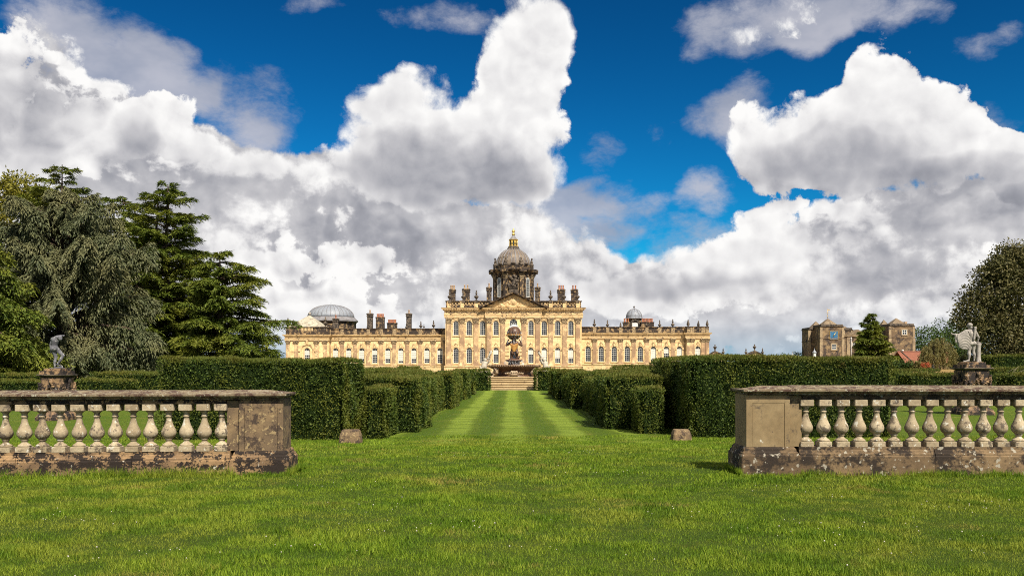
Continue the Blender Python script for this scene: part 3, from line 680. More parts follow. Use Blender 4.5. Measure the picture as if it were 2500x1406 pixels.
def surround_mesh(w, h, key=True, ears=True):
    mb = MB(); r = w / 2; sp = h - r
    arch_ring(mb, 0, 0, sp, r + .26, r + .46, -.10, .02, legs=False); arch_ring(mb, 0, 0, sp, r, r + .26, -.04, .02)
    for s in (-1, 1): mb.box(*(sorted((s * (r + .06), s * (r + .66)))), -.13, .0, sp - .16, sp + .04)
    if key: mb.prism([(-.13, h - .05), (.13, h - .05), (.24, h + .75), (-.24, h + .75)], -.20, .0); mb.ell((0, -.2, h + .95), (.24, .12, .26), 8, 5); mb.box(-.42, .42, -.12, 0, h + .62, h + .72)
    mb.box(-r - .22, r + .22, -.16, .1, -.28, -.11)
    me = mb.mesh('window_surround'); me.materials.append(TRIM); return me
SUR = surround_mesh(1.26, 3.62); SURU = surround_mesh(1.26, 3.42, False)
def window(x, y, z, kit, sur, blind=None):
    o = link('window', kit[0], None, house, (x, y + .18, z)); link('pane', kit[1], None, o)
    if blind is not None: link('blind', kit[2][blind if blind else int(rs.choice([0, 0, 0, 2, 1]))], None, o)
    if sur: link('window_surround', sur, None, house, (x, y, z))
def pilaster_mesh(w, z0, z1, caph, proj=.25):
    mb = MB(); hw = w / 2
    mb.box(-hw, hw, -proj, .02, z0 + .45, z1 - caph); mb.stack(-hw - .16, hw + .16, -proj - .16, .02, [(z0, 0), (z0 + .25, 0), (z0 + .30, .05), (z0 + .40, .06), (z0 + .449, .14)])
    me = mb.mesh('pilaster'); me.materials.append(PILA)
    c = MB(); zc = z1 - caph
    c.stack(-hw - .22, hw + .22, -proj - .22, .02, [(zc + .003, .20), (zc + .08, .16), (zc + .12, .20), (zc + caph * .55, .17), (zc + caph * .86, .04), (zc + caph * .87, -.03), (zc + caph - .003, -.03)])
    k = max(3, int(w / .3))
    for row in range(3):
        for i in range(k + (row % 2)):
            x = -hw + w * (i + (.0 if row % 2 else .5)) / k; c.ell((x, -proj - .03 - .03 * row, zc + caph * (.25 + .24 * row)), (w / k * .42, .11, caph * .13), 6, 4)
    for s in (-1, 1): c.ell((s * (hw + .06), -proj - .12, zc + caph * .74), (.17, .15, .17), 8, 5)
    cm = c.mesh('capital'); cm.materials.append(SOOTC); return me, cm
SOOTC = stone('carved_capital_stone', (.56, .42, .235), (.40, .29, .165), (.09, .065, .048), soot=(.46, .60), scale=3.0, bstr=.5)
def pilasters(xs, y, w, z0, z1, caph, proj=.25):
    me, cm = pilaster_mesh(w, z0, z1, caph, proj)
    for x in xs: o = link('pilaster', me, None, house, (x, y, 0)); link('capital', cm, None, o)
# urns and finials -------------------------------------------------------------------------------
def urn_mesh(kind):
    mb = MB()
    if kind == 0: pr = [(0, .30), (.12, .30), (.16, .20), (.30, .12), (.40, .14), (.55, .34), (.75, .46), (.92, .50), (1.0, .40), (1.08, .22), (1.30, .15), (1.5, .20), (1.58, .30), (1.64, .22), (1.78, .10), (1.95, .16), (2.05, .17), (2.18, .06), (2.3, .02)]
    elif kind == 1: pr = [(0, .34), (.14, .34), (.2, .2), (.32, .13), (.46, .30), (.70, .44), (.82, .36), (.95, .46), (1.05, .34), (1.18, .40), (1.30, .28), (1.42, .32), (1.55, .20), (1.68, .24), (1.82, .13), (1.96, .15), (2.2, .03)]
    else: pr = [(0, .26), (.1, .26), (.16, .12), (.5, .16), (.85, .36), (.98, .42), (1.04, .32), (1.1, .12), (1.2, .10), (1.34, .18), (1.44, .08), (1.5, .02)]
    mb.lathe(pr, 10); mb.box(-.36, .36, -.36, .36, -.5, .02); me = mb.mesh('urn'); me.materials.append(DARKST); return me
URN = [urn_mesh(i) for i in range(3)]
def urn(px, py_base, Y, kind, h=2.2, parent=None):
    link('urn', URN[kind], None, parent or house, (hx(px, Y), Y - 200, hz(py_base, Y)), 0, (h / 2.3 if kind < 2 else h / 1.5,) * 3)
def figure_mesh():
    mb = MB(); mb.cap((0, 0, .05), .26, (0, 0, .9), .17); mb.cap((0, 0, .9), .17, (0, 0, 1.35), .21); mb.cap((-.2, 0, 1.4), .08, (-.3, -.1, 1.0), .06); mb.cap((.2, 0, 1.4), .08, (.22, -.2, 1.05), .06); mb.ell((0, -.02, 1.68), (.11, .13, .15))
    mb.cap((0, 0, 1.4), .07, (0, 0, 1.6), .06); mb.box(-.3, .3, -.3, .3, -.3, .08)
    me = organic(mb, .05, 3); me.materials.append(DARKST); return me
FIG = figure_mesh()
def bust_mesh():
    mb = MB(); mb.box(-.28, .28, -.28, .28, 0, .35); mb.cap((0, 0, .5), .20, (0, 0, .62), .24); mb.cap((-.22, 0, .72), .12, (.22, 0, .72), .12); mb.cap((0, 0, .8), .1, (0, 0, 1.0), .09); mb.ell((0, -.03, 1.16), (.15, .17, .21))
    me = organic(mb, .05, 3); me.materials.append(DARKST); return me
BUST = bust_mesh()
def chimney(x, y, z0, z1, w, dpt, mat, pots, potmat, poth=.8, collar=True):
    mb = MB(); hw, hd = w / 2, dpt / 2
    pr = [(z0, 0), (z1 - .9, 0)]
    if collar: pr += [(z1 - .88, -.10), (z1 - .72, -.16), (z1 - .66, -.05), (z1 - .40, -.04), (z1 - .36, -.16), (z1 - .2, -.18), (z1, .05)]
    else: pr += [(z1 - .3, 0), (z1 - .28, -.08), (z1, -.08)]
    mb.stack(x - hw, x + hw, y - hd, y + hd, pr); o = mb.build('chimney', mat, house)
    for i in range(pots):
        px_ = x + (i - (pots - 1) / 2) * (w * .86 / max(pots, 1)); p = MB(); r = min(.2, w * .38 / max(1, pots) + .05)
        p.lathe([(0, r), (.1, r * .85), (poth * .8, r * .75), (poth * .85, r * .95), (poth, r * .9)], 8, (px_, y, z1 - .02)); p.build('chimney_pot', potmat, o)
# ---------------- main block --------------------------------------------------------------------
mx0, mx1 = hx(1087.5), hx(1420); cx = hx(1253.5)
zb = -.7; zs1, zt1 = hz(886), hz(848); zs2, zt2 = hz(818.5), hz(783)
zarch, zcor0, zcor1, zpar = hz(776), hz(759.5), hz(751.5), hz(734)
WX = [s * v for s in (-1, 1) for v in (42.5 / 10.5, 75.3 / 10.5, 108 / 10.5, 140.2 / 10.5)]
PX = [s * v for s in (-1, 1) for v in (26 / 10.5, 59 / 10.5, 91 / 10.5, 125 / 10.5, 157.5 / 10.5)]
pj = .55; pxw = 66 / 10.5                            # pedimented centre stands proud
mb = MB()
outer = [(cx + x, 1.26, z, z + h) for x in WX if abs(x) > pxw for z, h in ((zs1, 3.62), (zs2, 3.42))]
wall_open(mb, mx0, cx - pxw, zb, zarch, 0, [o for o in outer if o[0] < cx]); wall_open(mb, cx + pxw, mx1, zb, zarch, 0, [o for o in outer if o[0] > cx])
inner = [(cx + x, 1.26, z, z + h) for x in WX if abs(x) < pxw for z, h in ((zs1, 3.62), (zs2, 3.42))] + [(cx, 1.75, zs2 - .1, zs2 + 3.8), (cx, 1.6, hz(905), hz(852))]
wall_open(mb, cx - pxw, cx + pxw, zb, zarch, -pj, inner)
for s in (-1, 1): x = cx + s * pxw; mb.add([(x, -pj, zb), (x, .5, zb), (x, .5, zarch), (x, -pj, zarch)], [(0, 1, 2, 3)])
for x in (mx0, mx1): mb.add([(x, 0, zb), (x, 22, zb), (x, 22, zarch), (x, 0, zarch)], [(0, 1, 2, 3)])
mb.add([(mx0, 22, zb), (mx1, 22, zb), (mx1, 22, zarch), (mx0, 22, zarch)], [(0, 1, 2, 3)])
mb.box(mx0 + .1, mx1 - .1, .5, .6, zb, zarch)          # dark interior lining behind the windows
mb.build('wall', WALL, house)
bl = {(1, 3): 1, (1, 4): 0}
for i, x in enumerate(WX):
    yy = -pj if abs(x) < pxw else 0
    right_low = x > 5
    window(cx + x, yy, zs1, S_MAIN, SUR, 0 if right_low else (1 if abs(x) < pxw else None)); window(cx + x, yy, zs2, S_UP, SURU)
window(cx, -pj, zs2 - .1, S_BIG, None)
mb = MB(); mb.box(cx - .8, cx + .8, -pj + .2, -pj + .3, hz(905), hz(852)); mb.box(cx - .03, cx + .03, -pj + .15, -pj + .2, hz(905), hz(852)); mb.build('garden_door', GLASS, house)
mb = MB()                                              # rusticated door case in the centre bay
for k in range(7):
    z = hz(904) + k * .85
    for s in (-1, 1): a, b = sorted((cx + s * 1.0, cx + s * 2.05)); mb.box(a, b, -pj - .16, -pj + .02, z, z + .72)
arch_ring(mb, cx, 0, hz(845) - 0, 1.0, 1.5, -pj - .14, -pj + .02, legs=False); mb.build('door_case', TRIM, house)
po = [cx + x for x in PX if abs(x) > pxw]; pi_ = [cx + x for x in PX if abs(x) < pxw]
pilasters(po, 0, 1.06, hz(893), zarch, hz(776) - hz(791)); pilasters(pi_, -pj, 1.06, hz(893), zarch, hz(776) - hz(791))
# plinth with basement lights
mb = MB(); zp = hz(893)
for a, b, y in ((mx0 - .3, cx - pxw - .3, -.45), (cx - pxw - .3, cx + pxw + .3, -.45 - pj), (cx + pxw + .3, mx1 + .3, -.45)):
    mb.prof_x([(y, zb), (y, zp - 1.0), (y + .06, zp - .95), (y + .06, zp - .25), (y - .06, zp - .2), (y - .06, zp - .08), (y + .1, zp - .01), (y + 1.2, zp - .01), (y + 1.2, zb)], a + .003, b - .003)
pl = mb.build('plinth', TRIM, house)
mb = MB()
for x in WX:
    if abs(x) > pxw: mb.box(cx + x - .45, cx + x + .45, -.50, -.40, hz(909), hz(903))
mb.build('basement_light', LEAD, pl)
# entablature
mb = MB()
pr = [(zarch + .002, 0), (zarch + .35, 0), (zarch + .36, -.06), (zarch + .74, -.06), (zarch + .76, -.14), (zarch + .86, -.14), (zarch + .87, .02), (zcor0, .02), (zcor0 + .10, -.14), (zcor0 + .24, -.18), (zcor0 + .25, -.28), (zcor0 + .42, -.30), (zcor0 + .43, -.58), (zcor0 + .62, -.62), (zcor1, -.72), (zcor1 + .02, 0)]
mb.stack(mx0 - .26, mx1 + .26, -.26, 22, pr); mb.stack(cx - pxw - .26, cx + pxw + .26, -.26 - pj, 1.0, pr); mb.build('entablature', TRIM, house)
mb = MB()
for k in range(58):
    x = mx0 - .6 + k * (mx1 - mx0 + 1.2) / 57; y = (-.26 - pj if abs(x - cx) < pxw + .3 else -.26); mb.box(x - .14, x + .14, y - .54, y - .1, zcor0 + .26, zcor0 + .428)
mb.build('modillions', TRIM, house)
mb = MB()
for k in range(150):
    x = mx0 + .3 + (mx1 - mx0 - .6) * k / 149 + rs.uniform(-.06, .06); y = (-.24 - pj if abs(x - cx) < pxw else -.24); ph = (k % 10) / 10.0 * 2 * PI
    z = (zarch + .87 + zcor0) / 2 - .02 + .16 * math.cos(ph); mb.ell((x, y, z), (.14 + .05 * rs.rand(), .10, .10 + .09 * rs.rand()), 6, 4)
mb.build('frieze_carving', SOOTC, house)
# parapet, pierced by carved rings
mb = MB(); mb.stack(mx0 + .1, mx1 - .1, .15, 22, [(zcor1 + .022, 0), (zcor1 + .55, 0), (zcor1 + .552, .5)])
mb.stack(mx0 + .0, mx1 - .0, .05, 22, [(zpar - .28, .08), (zpar - .22, -.06), (zpar - .05, -.08), (zpar, .1)]); mb.stack(mx0 + .12, mx1 - .12, .34, 21.8, [(zcor1 + .55, 0), (zpar - .27, 0)])
par = mb.build('parapet', SOOT, house)
mb = MB(); n = 40
for k in range(n + 1):
    x = mx0 + .45 + (mx1 - mx0 - .9) * k / n
    if abs(x - cx) < pxw - .5: continue
    z = (zcor1 + .55 + zpar - .28) / 2; R = (zpar - .28 - zcor1 - .55) / 2
    for i in range(8):
        a, b = 2 * PI * i / 8, 2 * PI * (i + 1) / 8; mb.cap((x + R * .8 * math.cos(a), .24, z + R * .8 * math.sin(a)), .065, (x + R * .8 * math.cos(b), .24, z + R * .8 * math.sin(b)), .065, 5)
mb.build('parapet_rings', TRIM, par)
mb = MB(); mb.box(-.42, .42, .02, .6, zcor1 + .024, zpar + .06); pier = mb.mesh('parapet_pier')
for x in PX:
    if abs(x) > pxw + .2: link('parapet_pier', pier, TRIM, par, (cx + x, 0, 0))
# pediment
za = hz(713); hw = 73.5 / 10.5; mb = MB(); yf = -.30 - pj
mb.prism([(cx - hw + .35, zcor1 + .02), (cx + hw - .35, zcor1 + .02), (cx, za - .45)], yf + .3, 8.0); ped = mb.build('pediment', TRIM, house)
mb = MB()
for s in (-1, 1):
    for t0, t1, yo in ((.0, .26, -.95), (.26, .46, -.55), (.46, .62, -.2)):
        mb.prism([(cx, za - t0), (cx, za - t1), (cx + s * hw * 1.12, zcor1 + .12 - t1 + .02), (cx + s * hw * 1.12, zcor1 + .12 - t0 + .02)][::s], yf + yo, 8.0)
mb.build('raking_cornice', SOOT, ped)
mb = MB(); mb.prism([(cx - hw + 1.0, zcor1 + .2), (cx + hw - 1.0, zcor1 + .2), (cx, za - .85)], yf + .25, yf + .45); mb.ell((cx, yf + .25, zcor1 + 1.45), (.85, .22, .95), 14, 8); mb.ell((cx, yf + .12, zcor1 + 1.45), (.5, .25, .6), 12, 6)
mb.ell((cx, yf + .2, zcor1 + 2.45), (.45, .22, .30), 10, 6)
for s in (-1, 1):
    for k in range(26):
        t = rs.rand(); x = s * (.9 + t * 4.6); hmax = (1 - abs(x) / hw) * (za - zcor1 - .9); z = zcor1 + .35 + rs.rand() * max(.1, hmax)
        mb.ell((cx + x, yf + .27, z), (.30 + .2 * rs.rand(), .16, .18 + .12 * rs.rand()), 7, 5, 0, rs.uniform(-1, 1))
mb.build('coat_of_arms', TRIM, ped)
for px, k, h in ((1098, 0, 2.5), (1131, 0, 2.4), (1163, 0, 2.5), (1344, 0, 2.5), (1377, 0, 2.4), (1410, 0, 2.5)): urn(px, 734, 200.3, k, h)
for px in (1195, 1311): link('roof_statue', FIG, None, house, (hx(px, 200.6), .6, zpar + .1), 0, (1.25,) * 3)
for px, top, n, w, pm in ((1105, 706, 3, 1.35, TERRA2), (1138, 705, 2, 1.7, TERRA2), (1194, 701, 1, 1.15, TERRA2), (1312.5, 701, 1, 1.15, TERRA2), (1370, 706, 3, 1.7, TERRA), (1402, 706, 2, 1.45, TERRA)):
    chimney(hx(px, 206), 6, zpar - 1.5, hz(top, 206), w, 1.3, SOOT, n, pm, .95)
# ---------------- drum, dome, lantern -----------------------------------------------------------
YD = 211.0; dcx = hx(1253.5, YD); dy = YD - 200
def dz(py): return hz(py, YD)
R = 47.5 * YD / F; mb = MB(); mb.lathe([(dz(752), R), (dz(673), R)], 32, (dcx, dy, 0), True, cap=False); drum = mb.build('drum', SOOT, house)
mb = MB(); mb.lathe([(dz(675), R + .05), (dz(672), R + .30), (dz(668.5), R + .35), (dz(668), R + .7), (dz(663), R + 1.05), (dz(661.8), R + 1.1), (dz(661.5), R * .8)], 40, (dcx, dy, 0), True); mb.lathe([(dz(661.6), R + .02), (dz(654), R + .02), (dz(653), R + .15), (dz(652.2), R + .15), (dz(652.1), R * .8)], 40, (dcx, dy, 0), False); mb.build('drum_cornice', SOOT, drum)
pm, pc = MB(), MB(); hw_ = .48; zt_ = dz(674)
pm.box(-hw_, hw_, -.42, .1, dz(752), zt_ - 1.1); pc.stack(-hw_ - .2, hw_ + .2, -.62, .1, [(zt_ - 1.1, .2), (zt_ - .6, .15), (zt_ - .2, .02), (zt_ - .18, -.02), (zt_ - .01, -.02)])
for i in range(4): pc.ell((-.36 + .24 * i, -.5, zt_ - .6), (.11, .1, .2), 6, 4)
bk = MB(); bk.box(-hw_ - .2, hw_ + .2, -.85, .1, zt_ + .01, dz(668.2)); bk.box(-hw_ - .45, hw_ + .45, -1.38, .1, dz(668.2), dz(661.3)); bk.box(-hw_ - .1, hw_ + .1, -.3, .1, dz(661.2), dz(651.5))
pm, pc, bk = pm.mesh('pilaster'), pc.mesh('capital'), bk.mesh('cornice_break'); pm.materials.append(SOOT); pc.materials.append(SOOTC); bk.materials.append(SOOT)
wk = sash(1.15, 4.6, 7); dsur = MB(); arch_ring(dsur, 0, -.2, 4.6 - .575, .6, .95, -.1, .1); dsur.ell((0, -.1, 5.1), (.45, .2, .4), 8, 5); dsur = dsur.mesh('window_surround'); dsur.materials.append(SOOT)
for k in range(8):
    a = PI / 8 + k * PI / 4 - PI / 2
    def at(r, a=a): return (dcx + r * math.cos(a), dy + r * math.sin(a), 0)
    o = link('drum_pilaster', pm, None, house, at(R), a + PI / 2); link('capital', pc, None, o); link('cornice_break', bk, None, o)
    b = link('bust', BUST, None, house, (dcx + (R + .02) * math.cos(a), dy + (R + .02) * math.sin(a), dz(652.2)), a + PI / 2, (1.45, 1.45, 1.45))
    a2 = k * PI / 4 - PI / 2
    if k:
        o = link('drum_window', wk[0], None, house, (dcx + (R + .12) * math.cos(a2), dy + (R + .12) * math.sin(a2), dz(727)), a2 + PI / 2); link('pane', wk[1], None, o)
        link('window_surround', dsur, None, house, (dcx + R * math.cos(a2), dy + R * math.sin(a2), dz(727)), a2 + PI / 2)
mb = MB(); mb.box(dcx - 1.0, dcx + 1.0, dy - R - .12, dy - R + .3, dz(725), dz(708)); mb.stack(dcx - 1.1, dcx + 1.1, dy - R - .3, dy - R + .3, [(dz(708), 0), (dz(705), -.12)])
for k in range(36): mb.ell((dcx + rs.normal() * .6, dy - R - .15, dz(705) + .2 + rs.rand() * 2.5), (.25 + .15 * rs.rand(), .22, .22 + .15 * rs.rand()), 7, 5)
mb.build('carved_arms', DARKST, drum)
Rd = 42.5 * YD / F; zd0, zd1 = dz(652.5), dz(609.5); rt = 14.0 * YD / F; prof = []
A1 = math.acos(rt / Rd)
for k in range(13): a = A1 * k / 12; prof.append((zd0 + (zd1 - zd0) * math.sin(a) / math.sin(A1), Rd * math.cos(a)))
mb = MB(); mb.lathe(prof, 48, (dcx, dy, 0)); dome = mb.build('dome', DOMEM, house)
for k in range(24):
    a = 2 * PI * k / 24 + PI / 24; mb = MB(); pts = [(dcx + (r + .03) * math.cos(a), dy + (r + .03) * math.sin(a), z) for z, r in prof]; mb.tube(pts, .10 if k % 3 else .16, 5); mb.build('dome_rib', LEAD, dome)
mb = MB()
for k in range(8):
    a = 2 * PI * k / 8 - PI / 2; x, y = dcx + Rd * .985 * math.cos(a), dy + Rd * .985 * math.sin(a); mb.ell((x, y, zd0 + .5), (.7, .7, .35), 8, 4)
mb.build('dome_vents', DARKST, dome)
mb = MB(); r = YD / F; mb.lathe([(zd1 - .1, 15.5 * r), (dz(607.5), 15.5 * r), (dz(606.5), 14 * r), (dz(604), 14.3 * r), (dz(603), 13 * r), (dz(601.8), 12 * r)], 24, (dcx, dy, 0)); lan = mb.build('lantern', DARKST, house)
mb = MB()
for k in range(8):
    a = 2 * PI * (k + .5) / 8; x, y = dcx + 9.3 * r * math.cos(a), dy + 9.3 * r * math.sin(a); mb.lathe([(dz(602), .17), (dz(587), .15)], 8, (x, y, 0))
    mb.ell((x, y, dz(601)), (.26, .26, .26), 8, 5)
mb.lathe([(dz(601.9), 8.4 * r), (dz(587), 8.2 * r)], 8, (dcx, dy, 0), False, rot=PI / 8); mb.lathe([(dz(588), 9.5 * r), (dz(586.5), 12 * r), (dz(585.3), 12 * r), (dz(585), 9 * r)], 8, (dcx, dy, 0), False, rot=PI / 8); mb.build('lantern_stage', GOLD, lan)
mb = MB()
for k in range(8):
    a = 2 * PI * k / 8 - PI / 2; 
    for zz in (599, 595.5, 592): x, y = dcx + 8.0 * r * math.cos(a), dy + 8.0 * r * math.sin(a); mb.box(x - .18, x + .18, y - .18, y + .18, dz(zz), dz(zz - 2.3))
mb.build('lantern_lights', GLASS, lan)
mb = MB(); mb.lathe([(dz(585), 11 * r), (dz(582.5), 8.6 * r), (dz(578), 4.6 * r), (dz(574.6), 2.2 * r)], 8, (dcx, dy, 0), False, rot=PI / 8); mb.build('lantern_roof', LEAD, lan)
mb = MB(); mb.lathe([(dz(574.8), 2.6 * r), (dz(573), 4.4 * r), (dz(571.5), 4.0 * r), (dz(570), 2 * r), (dz(567.5), 2.4 * r), (dz(565.5), 4.2 * r), (dz(563.5), 3.8 * r), (dz(562), 1.6 * r), (dz(560.3), 2.4 * r), (dz(558.5), .8 * r)], 10, (dcx, dy, 0)); mb.build('finial', GOLD, lan)
# ---------------- wings -------------------------------------------------------------------------
def wing(x0, x1, Y, wpx, ppx, top, cor, blinds, back, dzz=0.0, par_h=1.45, close=()):
    """one range of single-storey wing: bays of arched windows between pilasters"""
    y = Y - 200; s = Y / F; zs = hz(886.5, Y) + dzz; h = 3.62; za_ = hz(830.5, Y) + dzz; zc0 = hz(821.5, Y) + dzz; zc1 = hz(816.3, Y) + dzz; zp_ = zc1 + par_h
    mb = MB(); ops = [(hx(p, Y), 1.26, zs, zs + h) for p in wpx if p not in top]
    wall_open(mb, x0, x1, zb, za_, y, ops)
    for x in close: mb.add([(x, y, zb), (x, y + back, zb), (x, y + back, za_), (x, y, za_)], [(0, 1, 2, 3)])
    mb.box(x0 + .02, x1 - .02, y + .55, y + .6, zb, za_); mb.build('wing_wall', WALL, house)
    for i, p in enumerate(wpx):
        if p not in top: window(hx(p, Y), y, zs, S_MAIN, SUR, blinds[i])
    pilasters([hx(p, Y) for p in ppx], y, .88, hz(892, Y) + dzz, za_, .95, .2)
    mb = MB(); e = .24
    pr = [(za_ + .002, 0), (za_ + .26, 0), (za_ + .27, -.06), (za_ + .42, -.1), (za_ + .43, .02), (zc0, .02), (zc0 + .08, -.12), (zc0 + .2, -.18), (zc0 + .21, -.38), (zc0 + .38, -.40), (zc1, -.48), (zc1 + .01, 0)]
    mb.stack(x0 - (e if close else 0), x1 + (e if close else 0), y - e, y + back, pr); mb.build('entablature', TRIM, house)
    mb = MB(); mb.stack(x0, x1, y - .05, y + back - .2, [(zc1 + .012, 0), (zc1 + .3, 0), (zc1 + .31, .1), (zp_ - .22, .1), (zp_ - .2, -.08), (zp_ - .03, -.1), (zp_, .1)]); pr_ = mb.build('parapet', SOOT, house)
    mb = MB(); mb.box(-.4, .4, y - .09, y + .4, zc1 + .013, zp_ - .205); pier = mb.mesh('parapet_pier')
    for p in ppx: link('parapet_pier', pier, SOOTC, pr_, (hx(p, Y), 0, 0))
    mb = MB(); zp2 = hz(892, Y) + dzz; yy = y - .4
    mb.prof_x([(yy, zb), (yy, zp2 - .95), (yy + .06, zp2 - .9), (yy + .06, zp2 - .25), (yy - .05, zp2 - .2), (yy - .05, zp2 - .06), (yy + .1, zp2 - .01), (yy + .8, zp2 - .01), (yy + .8, zb)], x0 - (.3 if close else 0), x1 + (.3 if close else 0)); pl = mb.build('plinth', TRIM, house)
    mb = MB()
    for p in wpx: xx = hx(p, Y); mb.box(xx - .42, xx + .42, yy - .03, yy + .1, hz(909, Y), hz(904, Y))
    mb.build('basement_light', LEAD, pl)
    return zp_
YW = 203.0
lw = [819.4 + 31.84 * i for i in range(9)]; zpL = wing(hx(803, YW), mx0 - .01, YW, lw, [p - 15.9 for p in lw] + [1089 - 2], [], 0, [0, 0, 0, 0, 0, 0, 0, 0, 0], 14)
rw = [1436 + 31.85 * i for i in range(8)]; zpR = wing(mx1 + .01, hx(1675, YW), YW, rw, [p + 15.7 for p in rw], [], 0, [None, None, None, None, None, 0, 0, 0], 14, .38)
zpR2 = wing(hx(1675.5, 202), hx(1730, 202), 202.0, [1704], [1681.5, 1690.5, 1716.5, 1726.5], [], 0, [0], 16, .40, 1.5, (hx(1675.5, 202), hx(1730, 202)))
# left end pavilion with its big niche arch
YP = 201.2; y = YP - 200; px0, px1 = hx(697.5, YP), hx(802.5, YP); zsP = hz(887, YP); xc = hx(750, YP); mb = MB(); za_ = hz(831, YP)
wall_open(mb, px0, px1, zb, za_, y, [(xc, 1.26, zsP, zsP + 3.62)])
for x in (px0, px1): mb.add([(x, y, zb), (x, y + 16, zb), (x, y + 16, za_), (x, y, za_)], [(0, 1, 2, 3)])
mb.box(px0 + .1, px1 - .1, y + .55, y + .6, zb, za_)
mb.box(xc - 4.0, xc - 2.75, y - .05, y + .0, hz(858, YP), hz(855, YP)); mb.box(xc + 2.75, xc + 4.0, y - .05, y + .0, hz(858, YP), hz(855, YP)); mb.build('wing_wall', WALL, house)
window(xc, y, zsP, S_MAIN, None, 0)
mb = MB(); spz = hz(855.5, YP); arch_ring(mb, xc, zsP - .8, spz, 1.35, 1.62, y - .22, y + .02); arch_ring(mb, xc, zsP, spz, .64, .80, y - .08, y + .02); mb.box(xc - 2.1, xc - 1.35, y - .25, y, spz - .16, spz + .04); mb.box(xc + 1.35, xc + 2.1, y - .25, y, spz - .16, spz + .04)
mb.prism([(xc - .16, spz + 1.5), (xc + .16, spz + 1.5), (xc + .28, za_ - .02), (xc - .28, za_ - .02)], y - .3, y); mb.build('window_surround', TRIM, house)
pilasters([hx(p, YP) for p in (703, 723.5, 773.5, 794)], y, .88, hz(892, YP), za_, .95, .2)
zc0, zc1 = hz(822, YP), hz(816.5, YP); mb = MB()
mb.stack(px0 - .2, px1 + .2, y - .24, y + 16, [(za_ + .002, 0), (za_ + .26, 0), (za_ + .27, -.06), (za_ + .42, -.1), (za_ + .43, .02), (zc0, .02), (zc0 + .08, -.12), (zc0 + .2, -.18), (zc0 + .21, -.38), (zc0 + .38, -.40), (zc1, -.48), (zc1 + .01, 0)]); mb.build('entablature', TRIM, house)
mb = MB(); zpp = hz(797.5, YP); mb.stack(px0, px1, y - .05, y + 15.8, [(zc1 + .012, 0), (zc1 + .8, 0), (zc1 + .82, .08), (zpp - .22, .08), (zpp - .2, -.08), (zpp - .03, -.1), (zpp, .1)]); pr_ = mb.build('parapet', SOOT, house)
mb = MB()
for k in range(9): mb.box(xc - 1.5 + k * .33, xc - 1.3 + k * .33, y - .04, y + .1, zc1 + .84, zpp - .22)
mb.build('parapet_balusters', TRIM, pr_)
mb = MB(); yy = y - .4; zp2 = hz(892, YP); mb.prof_x([(yy, zb), (yy, zp2 - .3), (yy - .05, zp2 - .2), (yy + .1, zp2 - .01), (yy + .8, zp2 - .01), (yy + .8, zb)], px0 - .3, px1 + .3); mb.build('plinth', TRIM, house)
# pyramid roof with ball finial
PAVR = stone('pale_roof_lead', (.62, .56, .43), (.50, .44, .33), (.26, .22, .16), soot=(.52, .66), scale=.8, bstr=.2, streak=.4)
mb = MB(); xr = hx(756, 208.0); zr0 = zpp - .1; zr1 = hz(771, 208); hw = 42 * 208 / F
mb.loft([[(xr - hw, 8 - hw * 1.4, zr0), (xr + hw, 8 - hw * 1.4, zr0), (xr + hw, 8 + hw * 1.4, zr0), (xr - hw, 8 + hw * 1.4, zr0)], [(xr - .3, 8 - .3, zr1), (xr + .3, 8 - .3, zr1), (xr + .3, 8 + .3, zr1), (xr - .3, 8 + .3, zr1)]]); rf = mb.build('pavilion_roof', PAVR, house)
mb = MB(); mb.lathe([(zr1 - .1, .35), (zr1 + .25, .16), (zr1 + .3, .25), (zr1 + .5, .34), (zr1 + .75, .30), (zr1 + .9, .08)], 10, (xr, 8, 0)); mb.build('ball_finial', MARB, rf)
# wide lead-and-glass dome on its drum, behind the left wing
YG = 224.0; gx = hx(808, YG); gy = YG - 200
def gz(py): return hz(py, YG)
Rg = 62 * YG / F; mb = MB(); mb.lathe([(gz(830), Rg * .98), (gz(790), Rg * .98), (gz(786), Rg * 1.03)], 12, (gx, gy, 0), False, rot=PI / 12); ds = mb.build('rear_drum', SOOT, house)
mb = MB(); mb.lathe([(gz(786), Rg * 1.06), (gz(783), Rg * 1.06), (gz(775), Rg * .93)], 24, (gx, gy, 0), False, rot=PI / 12); mb.build('drum_roof', LEAD, ds)
Rg2 = 56 * YG / F; prof = [(gz(775.5) + (gz(745) - gz(775.5)) * math.sin(a), Rg2 * math.cos(a) ** .85 if a < 1.5 else .25) for a in np.linspace(0, PI / 2 - .04, 10)]
mb = MB(); mb.lathe(prof, 32, (gx, gy, 0)); gd = mb.build('rear_dome', LEAD2, house)
for k in range(32):
    a = 2 * PI * k / 32; mb = MB(); mb.tube([(gx + (r_ + .02) * math.cos(a), gy + (r_ + .02) * math.sin(a), z + .02) for z, r_ in prof], .055, 4); mb.build('dome_rib', LEAD, gd)
mb = MB(); mb.tube([(gx, gy, gz(746)), (gx, gy, gz(738))], .04, 5); mb.build('finial', LEAD, gd)
